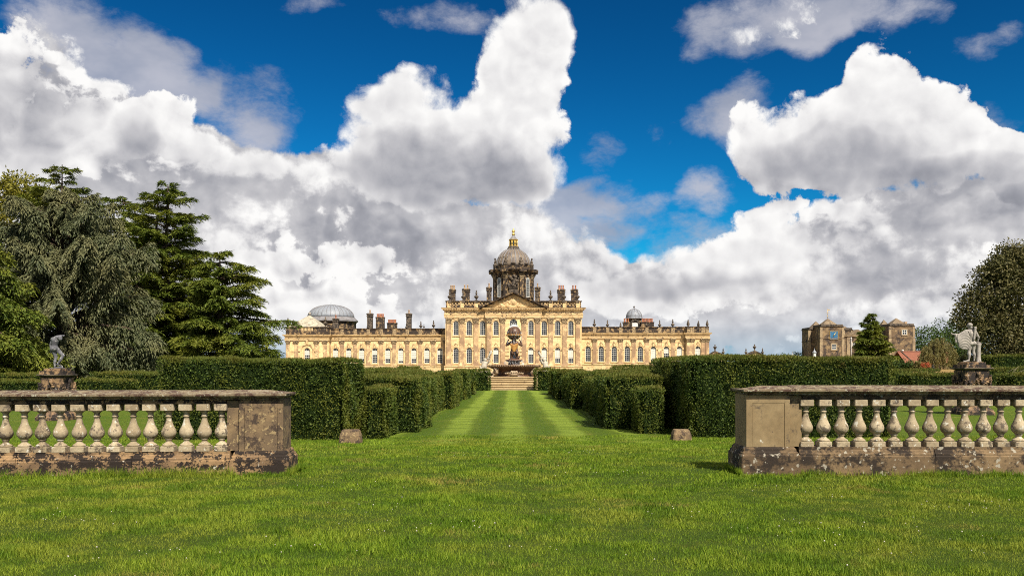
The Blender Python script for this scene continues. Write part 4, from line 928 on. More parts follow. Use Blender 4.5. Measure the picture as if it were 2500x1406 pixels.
# small domed stair turret behind the right wing
YT = 214.0; tx = hx(1548, YT); ty = YT - 200
def tz(py): return hz(py, YT)
q = YT / F; mb = MB(); mb.lathe([(tz(806), 18.5 * q), (tz(780), 18.5 * q), (tz(779), 21 * q), (tz(778), 21.5 * q)], 8, (tx, ty, 0), False, rot=PI / 8); tt = mb.build('turret', SOOT, house)
mb = MB(); arch_ring(mb, tx, tz(800), tz(791), .75, 1.15, ty - 19.2 * q, ty - 17.0 * q); mb.build('turret_window_surround', DARKST, tt)
mb = MB(); mb.box(tx - .7, tx + .7, ty - 17.6 * q, ty - 17.4 * q, tz(800), tz(789)); mb.build('turret_window', WHITEP, tt)
prof = [(tz(778), 21 * q), (tz(776.5), 20.6 * q), (tz(775), 18.5 * q)] + [(tz(775) + (tz(754.5) - tz(775)) * math.sin(a), 18.4 * q * math.cos(a) + .1) for a in np.linspace(.1, PI / 2 - .02, 9)]
mb = MB(); mb.lathe(prof, 24, (tx, ty, 0)); td = mb.build('turret_dome', LEAD2, tt)
for k in range(12):
    a = 2 * PI * k / 12; mb = MB(); mb.tube([(tx + (r_ + .02) * math.cos(a), ty + (r_ + .02) * math.sin(a), z + .02) for z, r_ in prof], .05, 4); mb.build('dome_rib', LEAD, tt)
link('urn', URN[2], None, house, (tx, ty, tz(755)), 0, (.62,) * 3)
for px, n, w in ((1529, 3, 1.6), (1580, 8, 3.2)): chimney(hx(px, 212), 12, zpR - 1, tz(787), w, 1.0, SOOT, n, TERRA, .9, False)
for px, top, n, w, col, pm in ((903.5, 764.5, 1, 1.25, True, TERRA2), (998.5, 764.5, 1, 1.2, True, TERRA2), (820, 777, 1, 1.2, True, TERRA), (928.5, 774, 5, 2.0, False, TERRA), (957.5, 788, 6, 2.3, False, TERRA)):
    chimney(hx(px, 207), 7, zpL - 1.5, hz(top, 207), w, 1.2, DARKST if col else SOOT, n, pm, .8, col)
for px, py, k, h in ((703, 798, 1, 2.4), (716, 797.5, 1, 1.9), (794.5, 797.5, 0, 2.5), (1027.5, 802, 0, 1.9), (1035, 801, 0, 1.1), (1058.5, 801, 0, 2.0), (898, 803.5, 0, 1.5), (962, 803, 0, 1.4), (992, 803.5, 0, 1.5)): urn(px, py + 1.2, 201.6 if px < 800 else 203.3, k, h)
for px, py, k, h in ((1451, 799, 0, 2.1), (1483, 799, 0, 1.9), (1515, 799, 1, 1.4), (1578, 799, 0, 1.8), (1610.5, 799, 0, 1.9), (1642.5, 799, 0, 2.1), (1680, 798, 1, 2.0), (1705, 799, 1, 1.8), (1726.5, 798, 1, 1.9)): urn(px, py + 1.2, 203.3 if px < 1675 else 202.2, k, h)
# ------------------------------------------------------------------ clock house to the right
YC = 214.0; CB = (X_at(2100, YC), YC, ground(YC))
clockh = empty('clock_house', CB); tag(clockh, 'brown stone stable building with square towers, pyramid roofs and a blue clock face', 'building')
def qx(px, Y=YC): return X_at(px, Y) - CB[0]
def qz(py, Y=YC): return Z_at(py, Y) - CB[2]
def tower(px0, px1, ptop, papex_x, papex, Y, dep, roofw=None, name='tower'):
    x0, x1, y = qx(px0, Y), qx(px1, Y), Y - YC; zt = qz(ptop, Y); mb = MB()
    mb.stack(x0, x1, y, y + dep, [(-1, 0), (zt - 3.6, 0), (zt - 3.58, -.1), (zt - 3.4, -.1), (zt - 3.38, 0), (zt - .7, 0)]); w = mb.build(name, BROWNST, clockh)
    mb = MB(); mb.stack(x0, x1, y, y + dep, [(zt - .698, 0), (zt - .6, -.2), (zt - .45, -.24), (zt - .44, -.05), (zt - .05, -.05), (zt, .1)]); mb.build('cornice', DARKST, w)
    rx = qx(papex_x, Y); rw = (roofw or (px1 - px0) * .40) * Y / F; za = qz(papex, Y); yc = y + dep / 2; mb = MB()
    mb.loft([[(rx - rw, yc - rw, zt - .2), (rx + rw, yc - rw, zt - .2), (rx + rw, yc + rw, zt - .2), (rx - rw, yc + rw, zt - .2)], [(rx - .05, yc - .05, za), (rx + .05, yc - .05, za), (rx + .05, yc + .05, za), (rx - .05, yc + .05, za)]]); mb.build('tower_roof', ROOFST, w)
    # corner strips
    for xx in (x0, x1):
        mb = MB(); mb.box(xx - .35 if xx == x0 else xx - .35, xx + .35, y - .09, y + .3, -1, zt - 3.6); mb.box(xx - .3, xx + .3, y - .07, y + .3, zt - 3.37, zt - .7); mb.build('corner_strip', QUOIN, w)
    return w, y
t1, _ = tower(1976, 2004, 799, 2001, 783, 217, 5.5, 15)
t2, yk = tower(2005, 2058, 791.5, 2031, 776, 212, 5.6, 19)
t3, _ = tower(2060, 2080, 800, 2068, 795, 218, 4.0, 9)
t4, y4 = tower(2173, 2231, 790, 2201, 775, 213, 6.0, 19)
t5, _ = tower(2150, 2180, 797, 2166, 779.5, 220, 4.0, 12.5)
# weather vane
mb = MB(); vx, vy = qx(2031, 212), yk + 2.8; mb.tube([(vx, vy, qz(776.5, 212)), (vx, vy, qz(752, 212))], .05, 5); mb.box(vx - .35, vx + .35, vy - .03, vy + .03, qz(762, 212), qz(761.4, 212)); mb.ell((vx, vy, qz(771, 212)), (.14, .14, .14), 8, 5); mb.prism([(vx, qz(755, 212)), (vx + .45, qz(753, 212)), (vx + .45, qz(756, 212))], vy - .02, vy + .02); mb.build('weather_vane', GOLD, clockh)
# clock face: blue board, gilt frame, hands and hour marks
BLUE = plain('clock_blue', (.03, .15, .30), .6, .12, 2.0)
def clock(x0, x1, z0, z1, y, parent, rz=0):
    c = MB(); c.box(x0, x1, y - .08, y, z0, z1); f = c.build('clock_face', BLUE, parent); w = (x1 - x0)
    c = MB(); t = .07
    for a in ((x0 - t, x1 + t, z0 - t, z0), (x0 - t, x1 + t, z1, z1 + t), (x0 - t, x0, z0, z1), (x1, x1 + t, z0, z1)): c.box(a[0], a[1], y - .12, y, a[2], a[3])
    c.build('clock_frame', GOLD, f); xc, zc = (x0 + x1) / 2, (z0 + z1) / 2
    c = MB()
    for k in range(12):
        a = k * PI / 6; r = w * .40 / max(abs(math.sin(a)), abs(math.cos(a))); r = min(r, w * .47); c.box(xc + r * math.sin(a) - .06, xc + r * math.sin(a) + .06, y - .10, y - .08, zc + r * math.cos(a) - .06, zc + r * math.cos(a) + .06)
    c.build('hour_marks', GOLD, f); c = MB(); c.tube([(xc - w * .12, y - .13, zc - w * .2), (xc + w * .28, y - .13, zc + w * .36)], [.09, .03], 5); c.build('clock_hand', GOLD, f)
    c = MB(); c.tube([(xc - w * .05, y - .15, zc - w * .08), (xc + w * .12, y - .15, zc + w * .2)], [.12, .06], 5); c.build('clock_hand', GOLD, f)
clock(qx(2026, 212), qx(2045.5, 212), qz(828, 212), qz(808, 212), yk - .003, t2)
# sash windows of the clock house
def cwin(px, pz0, pz1, w, Y, parent, off=0.0, arched=False):
    x, y, z0, z1 = qx(px, Y), Y - YC + off, qz(pz0, Y), qz(pz1, Y); mb = MB(); hw = w / 2; t = .10
    for a in ((x - hw, x + hw, z0, z0 + t), (x - hw, x + hw, z1 - t, z1), (x - hw, x - hw + t, z0 + t, z1 - t), (x + hw - t, x + hw, z0 + t, z1 - t), (x - .04, x + .04, z0 + t, z1 - t), (x - hw + t, x - .04, (z0 + z1) / 2 - .05, (z0 + z1) / 2 + .05), (x + .04, x + hw - t, (z0 + z1) / 2 - .05, (z0 + z1) / 2 + .05)): mb.box(a[0], a[1], y - .04, y, a[2], a[3])
    o = mb.build('window', WHITEP, parent); mb = MB(); mb.box(x - hw + .05, x + hw - .05, y - .02, y - .015, z0 + .05, z1 - .05); mb.build('pane', GLASS, o)
    mb = MB(); mb.box(x - hw - .25, x + hw + .25, y - .12, y, z0 - .25, z0 - .01); mb.box(x - hw - .25, x - hw - .01, y - .08, y, z0, z1 + .25); mb.box(x + hw + .01, x + hw + .25, y - .08, y, z0, z1 + .25); mb.box(x - hw - .01, x + hw + .01, y - .08, y, z1 + .01, z1 + .25); mb.build('window_frame', QUOIN, o)
cwin(2036, 853, 840, 1.1, 212, t2, -.003); cwin(2208, 817, 805, 1.1, 213, t4, -.003)
# middle range between the towers
x0, x1 = qx(2052), qx(2212); zt = qz(822); mb = MB(); mb.box(x0, x1, 1.0, 9.0, -1, zt); rg = mb.build('range_wall', BROWNST, clockh)
mb = MB(); mb.stack(x0 - .1, x1 + .1, .95, 9, [(zt + .002, 0), (zt + .1, -.25), (zt + .3, -.28), (zt + .31, 0), (qz(818), 0), (qz(817.5), -.1), (qz(816.5), -.1)]); mb.build('range_parapet', QUOIN, rg)
for a, b, c in ((2080, 2105, 2130), (2130, 2163, 2190)):
    mb = MB(); mb.prism([(qx(a), qz(817)), (qx(c), qz(817)), (qx(b), qz(803))], 2.5, 9); mb.build('range_roof', ROOFST, rg)
for p in (2075, 2150, 2203):
    mb = MB(); mb.box(qx(p) - .4, qx(p) + .4, .86, 1.1, -1, zt); mb.build('corner_strip', QUOIN, rg)
for p in (2081, 2201):
    mb = MB(); mb.tube([(qx(p), .8, -.5), (qx(p), .8, zt - .2)], .07, 6); mb.box(qx(p) - .15, qx(p) + .15, .7, .95, zt - .4, zt - .1); mb.build('drain_pipe', WHITEP, rg)
cwin(2090.5, 845.5, 835.5, 1.15, YC, rg, .997); cwin(2190, 848, 835, 1.15, YC, rg, .997); cwin(2190, 880, 868, 1.15, YC, rg, .997); cwin(2112, 848, 835, 1.15, YC, rg, .997)
mb = MB(); mb.box(qx(2062), qx(2067), .93, 1.05, qz(856), qz(838)); mb.build('blind_window', DARKST, rg); mb = MB(); mb.box(qx(2070), qx(2074), .93, 1.05, qz(856), qz(838)); mb.build('blind_window', DARKST, rg)
chm = MB(); chm.stack(qx(2223, 213), qx(2228, 213), 2, 3, [(qz(793, 213), 0), (qz(786, 213), 0), (qz(785.5, 213), -.06), (qz(784, 213), -.06)]); chm.build('chimney', TERRA2, clockh)
# ------------------------------------------------------------------ red tiled roof of a low outhouse
YR = 190.0; rx0, rx1 = X_at(2210, YR), X_at(2340, YR); zg = ground(YR); ze, zr = Z_at(886, YR), Z_at(858, YR)
shed = empty('outhouse', ((rx0 + rx1) / 2, YR, zg)); tag(shed, 'low outhouse with a red tiled roof behind the willow', 'outhouse')
hwid = (rx1 - rx0) / 2; mb = MB(); mb.box(-hwid + .2, hwid - .2, .3, 7.7, -.5, ze - zg - .02); mb.build('wall', BROWNST, shed)
def tiles_mat():
    m, nt = new_mat('red_clay_tiles'); p = pos(nt); n = nt.noise(p, 3.0, 4, .6); n2 = nt.noise(p, 12, 3, .6)
    c = nt.mix(nt.rng(n, .35, .65), (.24, .092, .056), (.19, .07, .042)); c = nt.mix(nt.rng(n2, .5, .7, 0, .6), c, (.16, .06, .036)); finish(nt, c, .85, n2, .3, .02); return m
TILE = tiles_mat()
for s in (0, 1):
    nrow = 14; zr_, ze_ = zr - zg, ze - zg
    for k in range(nrow):
        t0, t1 = k / nrow, (k + 1.12) / nrow; mb = MB(); y0, y1 = (4 * t0, 4 * min(t1, 1)) if s == 0 else (8 - 4 * t0, 8 - 4 * min(t1, 1)); z0, z1 = ze_ + (zr_ - ze_) * t0, ze_ + (zr_ - ze_) * min(t1, 1)
        mb.prof_x([(y0, z0), (y0, z0 + .09), (y1, z1 + .035), (y1, z1)][::(1 if s == 0 else -1)], -hwid, hwid); mb.build('tile_course', TILE, shed)
mb = MB(); mb.prof_x([(3.8, zr_ + .02), (4, zr_ + .16), (4.2, zr_ + .02)], -hwid, hwid); mb.build('ridge', TILE, shed)
mb = MB(); vx = X_at(2219, YR) - (rx0 + rx1) / 2; mb.tube([(vx, 4 - .02, zr_ + .14), (vx + 1.0, -.02, ze_ + .14)], .12, 5); mb.build('lead_valley', DARKST, shed)
mb = MB(); mb.ell((X_at(2224, YR) - (rx0 + rx1) / 2, 4, zr_ + .28), (.25, .25, .2), 8, 5); mb.build('ridge_finial', WHITEP, shed)
# ------------------------------------------------------------------ two low gate pavilions right of the house
for i, (pa, pc, pb, apex, base, urns, lab) in enumerate(((1731, 1748, 1777, 857.5, 868, ((1748, 858, 2, 1.7), (1768, 866, 0, 1.7)), 'low gabled gate pavilion with urns beside the right end of the house'), (1817, 1845, 1874, 856.5, 869, ((1824, 866, 0, 1.7), (1845, 857, 2, 1.7), (1864.5, 866, 0, 1.7)), 'low gabled gate pavilion with three urns standing alone above the hedge'))):
    Y = 206.0; X0 = X_at(pc, Y); zg = ground(Y); g = empty('gate_pavilion', (X0, Y, zg)); tag(g, lab, 'pavilion', 'gate pavilions right of the house')
    a, b = X_at(pa, Y) - X0, X_at(pb, Y) - X0; zA, zB = Z_at(apex, Y) - zg, Z_at(base, Y) - zg; mb = MB(); mb.prism([(a + .3, -.5), (b - .3, -.5), (b - .3, zB - .1), (0, zA - .35), (a + .3, zB - .1)], 0, 3.0); mb.build('wall', TRIM, g)
    mb = MB(); mb.prism([(a, zB), (0, zA), (b, zB), (b, zB - .28), (0, zA - .30), (a, zB - .28)], -.35, 3.3); mb.build('roof', SOOT, g)
    for (px, py, k, h) in urns: link('urn', URN[k], None, g, (X_at(px, Y) - X0, 1.0, Z_at(py, Y) - zg), 0, (h / (1.5 if k == 2 else 2.3),) * 3)
# small white cupolas peeping over the hedge
for px, top, base, w, Y, lab in ((1935, 858.5, 885, 9.5, 196.0, 'small white cupola peeping over the hedge by the bushes'), (1988.5, 850, 885, 10.5, 196.0, 'small white cupola in front of the clock house'), (2277, 838, 900, 15, 174.5, 'white garden lantern standing inside the willow')):
    X0 = X_at(px, Y); zg = ground(Y); k = Y / F; zt = Z_at(top, Y) - zg; r = w * k / 2; o = empty('garden_cupola', (X0, Y, zg)); tag(o, lab, 'cupola', 'white cupolas on the right')
    mb = MB(); mb.lathe([(-.3, r * .75), (zt - 1.1 * r - .55, r * .75)], 6, (0, 0, 0), False); mb.build('body', WHITEP, o)
    mb = MB(); mb.lathe([(zt - 1.1 * r - .56, r), (zt - 1.1 * r - .4, r), (zt - .6 * r - .3, r * .45), (zt - .3, r * .12), (zt - .22, .06), (zt - .16, .11), (zt - .06, .09), (zt, .02)], 6, (0, 0, 0), False); mb.build('roof', LEAD2, o)
# ------------------------------------------------------------------ trees
def tree_root(name, label, cat, X, Y, group=None):
    o = empty(name, (X, Y, ground(Y))); return tag(o, label, cat, group)
def cedar_tree(label, px, Y, top, Rf, mat, z0=.12, levels=26, per=7, droop=.12, rise=.10, weep=.15, plate=.36, leaf=.34, dens=1.0, trunks=((0, 0, 1.0),), tr=.42, asym=None, name='cedar_tree', group=None, lean=0.0, nseg=7, flat=.35):
    X = X_at(px, Y); zg = ground(Y); H = Z_at(top, Y) - zg; root = tree_root(name, label, 'tree', X, Y, group)
    wood = MB(); Q = []
    for (tx, ty, th) in trunks:
        n = 9; pts = [(tx * (.25 + .75 * k / n) + .12 * math.sin(k * 1.7 + tx) , ty + .1 * math.cos(k * 1.3), H * th * k / n - (.3 if k == 0 else 0)) for k in range(n + 1)]
        wood.tube(pts, [tr * (1 - .93 * k / n) * (1.25 if k == 0 else 1) + .02 for k in range(n + 1)], 8)
    for li in range(levels):
        t = z0 + (1 - z0) * (li + rs.uniform(-.3, .3)) / (levels - 1); t = min(max(t, z0 * .8), .995)
        tx, ty, th = trunks[rs.randint(len(trunks))]
        z = H * th * t
        nb = max(3, int(per * (1.0 if t < .85 else .7)))
        off = rs.rand() * 2 * PI
        for b in range(nb):
            az = off + 2 * PI * (b + rs.uniform(-.35, .35)) / nb
            L = Rf(t) * rs.uniform(.62, 1.12)
            if asym: L *= 1 + asym[0] * math.cos(az - asym[1])
            if L < .25: continue
            d = np.array([math.cos(az), math.sin(az), 0]); sd = np.array([-d[1], d[0], 0])
            zz = min(z + rs.uniform(-.75, .75) * H / levels, H * th * .985); base = np.array([tx * (.25 + .75 * t), ty, zz]); rr = rise * rs.uniform(.1, 2.4); dr = droop * rs.uniform(.6, 1.5); bend = rs.uniform(-.18, .18)
            def P(s): s = np.asarray(s).reshape(-1, 1); return base + d * L * s + sd * (bend * L * s * s) + np.array([0, 0, 1]) * (rr * L * s - dr * L * s * s)
            if L > 1.0:
                pts = P(np.linspace(0, .9, 5)); wood.tube([tuple(p) for p in pts], [max(.012, .035 * L * (1 - .9 * k / 4) * .8) for k in range(5)], 4)
            nt_ = max(4, int(L * 7.0 * dens)); s = rs.beta(1.6, 1.1, nt_) * .86 + .14
            side = np.where(rs.rand(nt_) < .5, -1.0, 1.0); ang = rs.uniform(.35, 1.25, nt_) * side
            tl = plate * L * (1.05 - .75 * s) * rs.uniform(.5, 1.15, nt_) + .25
            td = d[None] * np.cos(ang)[:, None] + sd[None] * np.sin(ang)[:, None]
            m = nseg; u = np.tile(np.linspace(.0, 1, m), nt_); idx = np.repeat(np.arange(nt_), m)
            u = np.clip(u + rs.uniform(-.1, .1, len(u)), 0, 1)
            p = P(s)[idx] + td[idx] * (tl[idx] * u)[:, None]; p[:, 2] -= weep * tl[idx] * u * u * 1.6
            p += rs.normal(size=p.shape) * np.array([.07, .07, .045 * flat / .35])
            dv = td[idx] * .9 + rvec(len(p)) * .55; dv[:, 2] -= weep * 1.1 * (.4 + u)
            nm = np.array([0, 0, 1.0]) + rvec(len(p)) * .7
            Q.append(leaf_tris(p, dv, nm, leaf * rs.uniform(.6, 1.4, len(p)), leaf * rs.uniform(.24, .44, len(p))))
    wood.build('trunk', BARK, root); me = quads_mesh('crown', np.concatenate(Q)); o = link('crown', me, mat, root); return root
def lin(pts):
    xs, ys = zip(*pts); return lambda t: float(np.interp(t, xs, ys))
CG = 'cedars on the left lawn'
cedar_tree('large blue-grey weeping cedar filling the left, behind the bent statue', 150, 72, 462, lin([(0, 8.2), (.25, 8.0), (.5, 6.6), (.75, 4.8), (.92, 2.6), (1, .6)]), BLUECED, .03, 21, 8, .42, .50, 1.0, .22, .32, 3.4, tr=.5, group=CG, nseg=10, flat=.5)
cedar_tree('dark green drooping cedar at the far left edge', -55, 62, 560, lin([(0, 5.8), (.4, 5.0), (.8, 2.6), (1, .4)]), CEDAR, .03, 20, 8, .36, .22, .55, .30, .32, 2.0, group=CG, nseg=8, flat=.5)
cedar_tree('tall twin-trunked cedar with layered branches, middle of the left trees', 395, 95, 450, lin([(0, 2.2), (.2, 3.6), (.30, 5.0), (.42, 5.6), (.55, 5.0), (.75, 4.4), (.9, 3.0), (1, 1.3)]), CEDAR, .14, 24, 9, .14, .20, .25, .36, .36, 2.8, trunks=((-.55, 0, .97), (.55, .3, 1.0)), tr=.46, group=CG, flat=.5)
cedar_tree('spreading cedar nearest the house, with one long arm reaching right', 535, 90, 615, lin([(0, 4.6), (.15, 5.4), (.4, 5.8), (.62, 4.4), (.8, 3.6), (.93, 1.8), (1, .6)]), CEDAR, .05, 18, 9, .18, .18, .30, .36, .36, 2.8, tr=.4, asym=(.34, 0.0), group=CG, flat=.5)
cedar_tree('slim cedar whose tip rises above the blue cedar', 150, 100, 402, lin([(0, 5), (.5, 5.4), (.8, 4.4), (.93, 2.5), (1, .6)]), CEDAR, .45, 15, 8, .14, .18, .25, .34, .36, 2.2, group=CG)
cedar_tree('dark cedar top between the blue cedar and the twin-trunked cedar', 300, 106, 486, lin([(0, 4), (.5, 5.6), (.85, 4.4), (1, 1.6)]), CEDAR, .25, 18, 8, .10, .14, .22, .34, .38, 2.2, group=CG)
cedar_tree('dark cedar in the gap behind the twin trunks', 470, 118, 640, lin([(0, 6.4), (.5, 5.6), (.85, 3.4), (1, .8)]), CEDAR, .05, 16, 8, .14, .12, .3, .34, .42, 2.2, group=CG)
cedar_tree('shadowy low cedar behind the blue cedar skirts', 335, 92, 640, lin([(0, 4.6), (.5, 4.2), (.85, 2.6), (1, .6)]), CEDAR, .03, 16, 8, .16, .14, .3, .34, .38, 2.2, group=CG)
cedar_tree('young layered cedar standing in front of the clock house', 2128, 180, 765, lin([(0, 4.9), (.2, 4.6), (.5, 3.0), (.8, 1.7), (1, .35)]), CEDAR, .06, 17, 10, .16, .20, .30, .42, .5, 2.8, tr=.25, nseg=6)
def crown_tree(label, X, Y, lobes, mat, leaf=.22, clumps=26, per=34, trunk_r=.35, name='oak_tree', cat='tree', group=None, cr=.75, fork=True):
    """lobes: (dx, dy, z, rx, ry, rz); leaves grow in clumps on and inside the lobes"""
    zg = ground(Y); root = tree_root(name, label, cat, X, Y, group); Q = []; wood = MB()
    zmax = max(l[2] for l in lobes); wood.tube([(0, 0, -.3), (.1, 0, zmax * .3), (-.05, .05, zmax * .75)], [trunk_r * 1.2, trunk_r * .8, trunk_r * .3], 7)
    for (dx, dy_, z, rx, ry, rz) in lobes:
        if fork: wood.tube([(0, 0, zmax * .28), (dx * .5, dy_ * .5, (zmax * .28 + z) * .5 + .3), (dx, dy_, z)], [trunk_r * .5, trunk_r * .3, .04], 5)
        v = rvec(clumps); f = rs.uniform(.55, 1.08, (clumps, 1)); c = np.array([dx, dy_, z]) + v * f * np.array([rx, ry, rz]); r = cr * rs.uniform(.6, 1.25, clumps)
        idx = np.repeat(np.arange(clumps), per); w = rvec(len(idx)); p = c[idx] + w * (r[idx] * rs.uniform(.55, 1.05, len(idx)))[:, None]
        dv = w * .8 + rvec(len(idx)) * .8; nm = w + rvec(len(idx)) * .6
        Q.append(leaf_quads(p, dv, nm, leaf * rs.uniform(.6, 1.4, len(idx)), leaf * rs.uniform(.4, .75, len(idx))))
    wood.build('trunk', BARK, root); link('crown', quads_mesh('crown', np.concatenate(Q)), mat, root); return root
# golden lime behind the cedars
Y = 108; X = X_at(50, Y); k = Y / F
crown_tree('golden-green broadleaf tree top at the upper left corner', X, Y, [(0, 0, 24.0, 2.6, 2.4, 2.3), (2.0, -.3, 22.8, 2.4, 2.2, 2.4), (-2.2, 0, 23.3, 2.4, 2.2, 2.2), (-3.6, .2, 21.2, 2.6, 2.4, 2.4), (3.4, .2, 20.6, 2.5, 2.2, 2.4), (0, -.6, 20.4, 3.4, 2.6, 2.6), (-1, 0, 16.5, 4.0, 3.0, 3.0)], LIMEL, .36, 40, 40, .4, 'lime_tree', cr=.8)
# holm oak at the right edge
Y = 92; X = X_at(2490, Y)
lob = [(0, 0, 12.0, 3.6, 3.4, 2.8), (-2.6, -.4, 10.0, 3.0, 3.0, 2.6), (-4.4, -.6, 7.6, 2.8, 2.8, 2.6), (-3.4, -1.4, 5.0, 3.2, 2.8, 2.6), (0, -1.8, 8.4, 3.8, 3.0, 3.4), (0, -2.2, 4.6, 3.6, 2.8, 2.8), (3.4, -.6, 9.8, 3.4, 3.2, 3.6), (3.8, -1.2, 5.2, 3.4, 3.0, 3.2), (-.8, 0, 13.3, 1.6, 1.6, 1.3), (-2.2, -2.0, 2.4, 3.0, 2.2, 1.9), (2.6, -2, 2.2, 3.0, 2.2, 1.8), (-2.8, -1.2, 12.0, 1.2, 1.2, 1.0)]
crown_tree('huge dark holm oak behind the draped statue at the right edge', X, Y, lob, OAKL, .30, 110, 46, .5, 'holm_oak', cr=.85)
# woodland trees far right, each its own
for (px, py, r, Yt, lab) in ((2256, 832, 30, 232, 'dark round tree behind the right tower of the clock house'), (2296, 818, 34, 236, 'taller dark tree beyond the willow'), (2338, 812, 36, 240, 'dark tree just left of the holm oak'), (2318, 850, 30, 222, 'lower dark tree between the willow and the holm oak'), (2380, 815, 40, 238, 'dark tree beyond the draped statue')):
    k = Yt / F; X = X_at(px, Yt); z = Z_at(py, Yt) - ground(Yt); R_ = r * k
    crown_tree(lab, X, Yt, [(0, 0, z, R_, R_, R_), (-R_ * .7, 0, z - R_ * .7, R_ * .9, R_ * .8, R_ * .9), (R_ * .7, 0, z - R_ * .6, R_ * .9, R_ * .8, R_ * .9), (0, -R_ * .4, z - R_ * 1.5, R_ * 1.2, R_, R_)], FARL, .55, 30, 26, .3, 'woodland_tree', group='woodland trees on the right', cr=1.1)
# shrubs over and behind the hedges
for (px, py, rw, rh, Yt, mat, lab) in ((1955, 868, 26, 14, 222, FARL, 'loose green bush left of the clock house, above the tall hedge'), (1915, 872, 24, 9, 222, FARL, 'low green bush beside the small white cupola'), (2200, 890, 26, 9, 168, FARL, 'loose shrub behind the rear hedge, left of the willow'), (2238, 892, 20, 9, 168, WILL, 'yellowish shrub at the foot of the red roof'), (2328, 888, 16, 10, 176, FARL, 'fresh green shrub between the willow and the right statue'), (2358, 880, 20, 20, 100, OAKL, 'dark shrub behind the right statue pedestal')):
    k = Yt / F; X = X_at(px, Yt); zc = Z_at(py, Yt) - ground(Yt); rx, rz = rw * k, rh * k
    crown_tree(lab, X, Yt, [(0, 0, max(zc, rz * .5), rx * .7, rx * .5, rz), (-rx * .5, 0, max(.4, zc - rz * .4), rx * .5, rx * .4, rz * .8), (rx * .5, 0, max(.4, zc - rz * .3), rx * .5, rx * .4, rz * .8)], mat, .34 if Yt > 150 else .2, 16, 26, .08, 'garden_shrub', 'shrub', 'shrubs on the right', cr=.5 if Yt > 150 else .32, fork=False)
REDL = leafmat('red_flowers', (.38, .05, .03), (.50, .12, .05), None, .1)
crown_tree('shrub with red flowers under the willow', X_at(2262, 166), 166, [(0, 0, 1.7, .9, .5, .5), (-.6, 0, 1.5, .5, .4, .4)], REDL, .14, 12, 26, .05, 'flowering_shrub', 'shrub', cr=.25, fork=False)
# weeping willow
Y = 172; X = X_at(2290, Y); root = tree_root('weeping_willow', 'golden weeping willow before the red roof', 'tree', X, Y); wood = MB(); Q = []
wood.tube([(0, 0, -.2), (.1, 0, 2.2), (0, 0, 3.6)], [.3, .22, .12], 7); TW = MB()
for i in range(210):
    az = rs.rand() * 2 * PI; r = 3.0 * math.sqrt(rs.rand()); top = 6.4 * math.sqrt(max(.05, 1 - (r / 3.5) ** 2)) * rs.uniform(.86, 1.03); dx, dy_ = r * math.cos(az), r * math.sin(az)
    if i % 9 == 0: wood.tube([(0, 0, 3.0), (dx * .5, dy_ * .5, top * .8 + .5), (dx, dy_, top)], [.09, .05, .02], 4)
    L = rs.uniform(.45, .98) * top; m = int(L * 16); u = np.linspace(0, 1, m); p = np.stack([dx + dx / 3 * u * .4 + .12 * np.sin(u * 5 + i), dy_ + dy_ / 3 * u * .4 + .12 * np.cos(u * 4 + i), top - L * u + .2 * u], 1) + rs.normal(size=(m, 3)) * .07
    dv = rvec(m) * .6 + np.array([0, 0, -.9]); Q.append(leaf_quads(p, dv, rvec(m), rs.uniform(.22, .45, m), rs.uniform(.06, .13, m)))
wood.build('trunk', BARK, root); link('crown', quads_mesh('crown', np.concatenate(Q)), WILL, root); root.scale = (1.18, 1.18, 1.13)
# bare twigs fanning over the hedge right of the right pedestal
twh = [o for o in COL.objects if o.get('label', '').startswith('hedge right of the right pedestal')][0]
mb = MB()
for i in range(46):
    x = X_at(2440, 49.9) + rs.rand() * 2.2; z = rs.uniform(.05, 1.25); L = rs.uniform(.4, .8); a = rs.uniform(.4, 1.0)
    mb.tube([(x, 49.97, z), (x + L * .5 * math.cos(a), 49.84, z + L * .35), (x + L * math.cos(a), 49.86, z + L * .8 * math.sin(a))], [.014, .010, .005], 4)
o = mb.build('bare_twigs', TWIG, twh)
# tall dry grass tufts under the cedars
DRYL = leafmat('dry_grass', (.32, .22, .09), (.46, .33, .14), None, .2)
n = 5200; p = np.stack([X_at(345, 60) + rs.rand(n) * 3.0, 60 + rs.rand(n) * 3.0, np.full(n, -.46)], 1); dv = rvec(n) * .3 + np.array([0, 0, 1.]); 
o = link('dry_grass', quads_mesh('dry_grass', leaf_quads(p, dv, rvec(n), rs.uniform(.9, 1.75, n), rs.uniform(.02, .05, n))), DRYL); tag(o, 'patch of tall dry grass behind the hedge, under the cedars', kind='stuff')
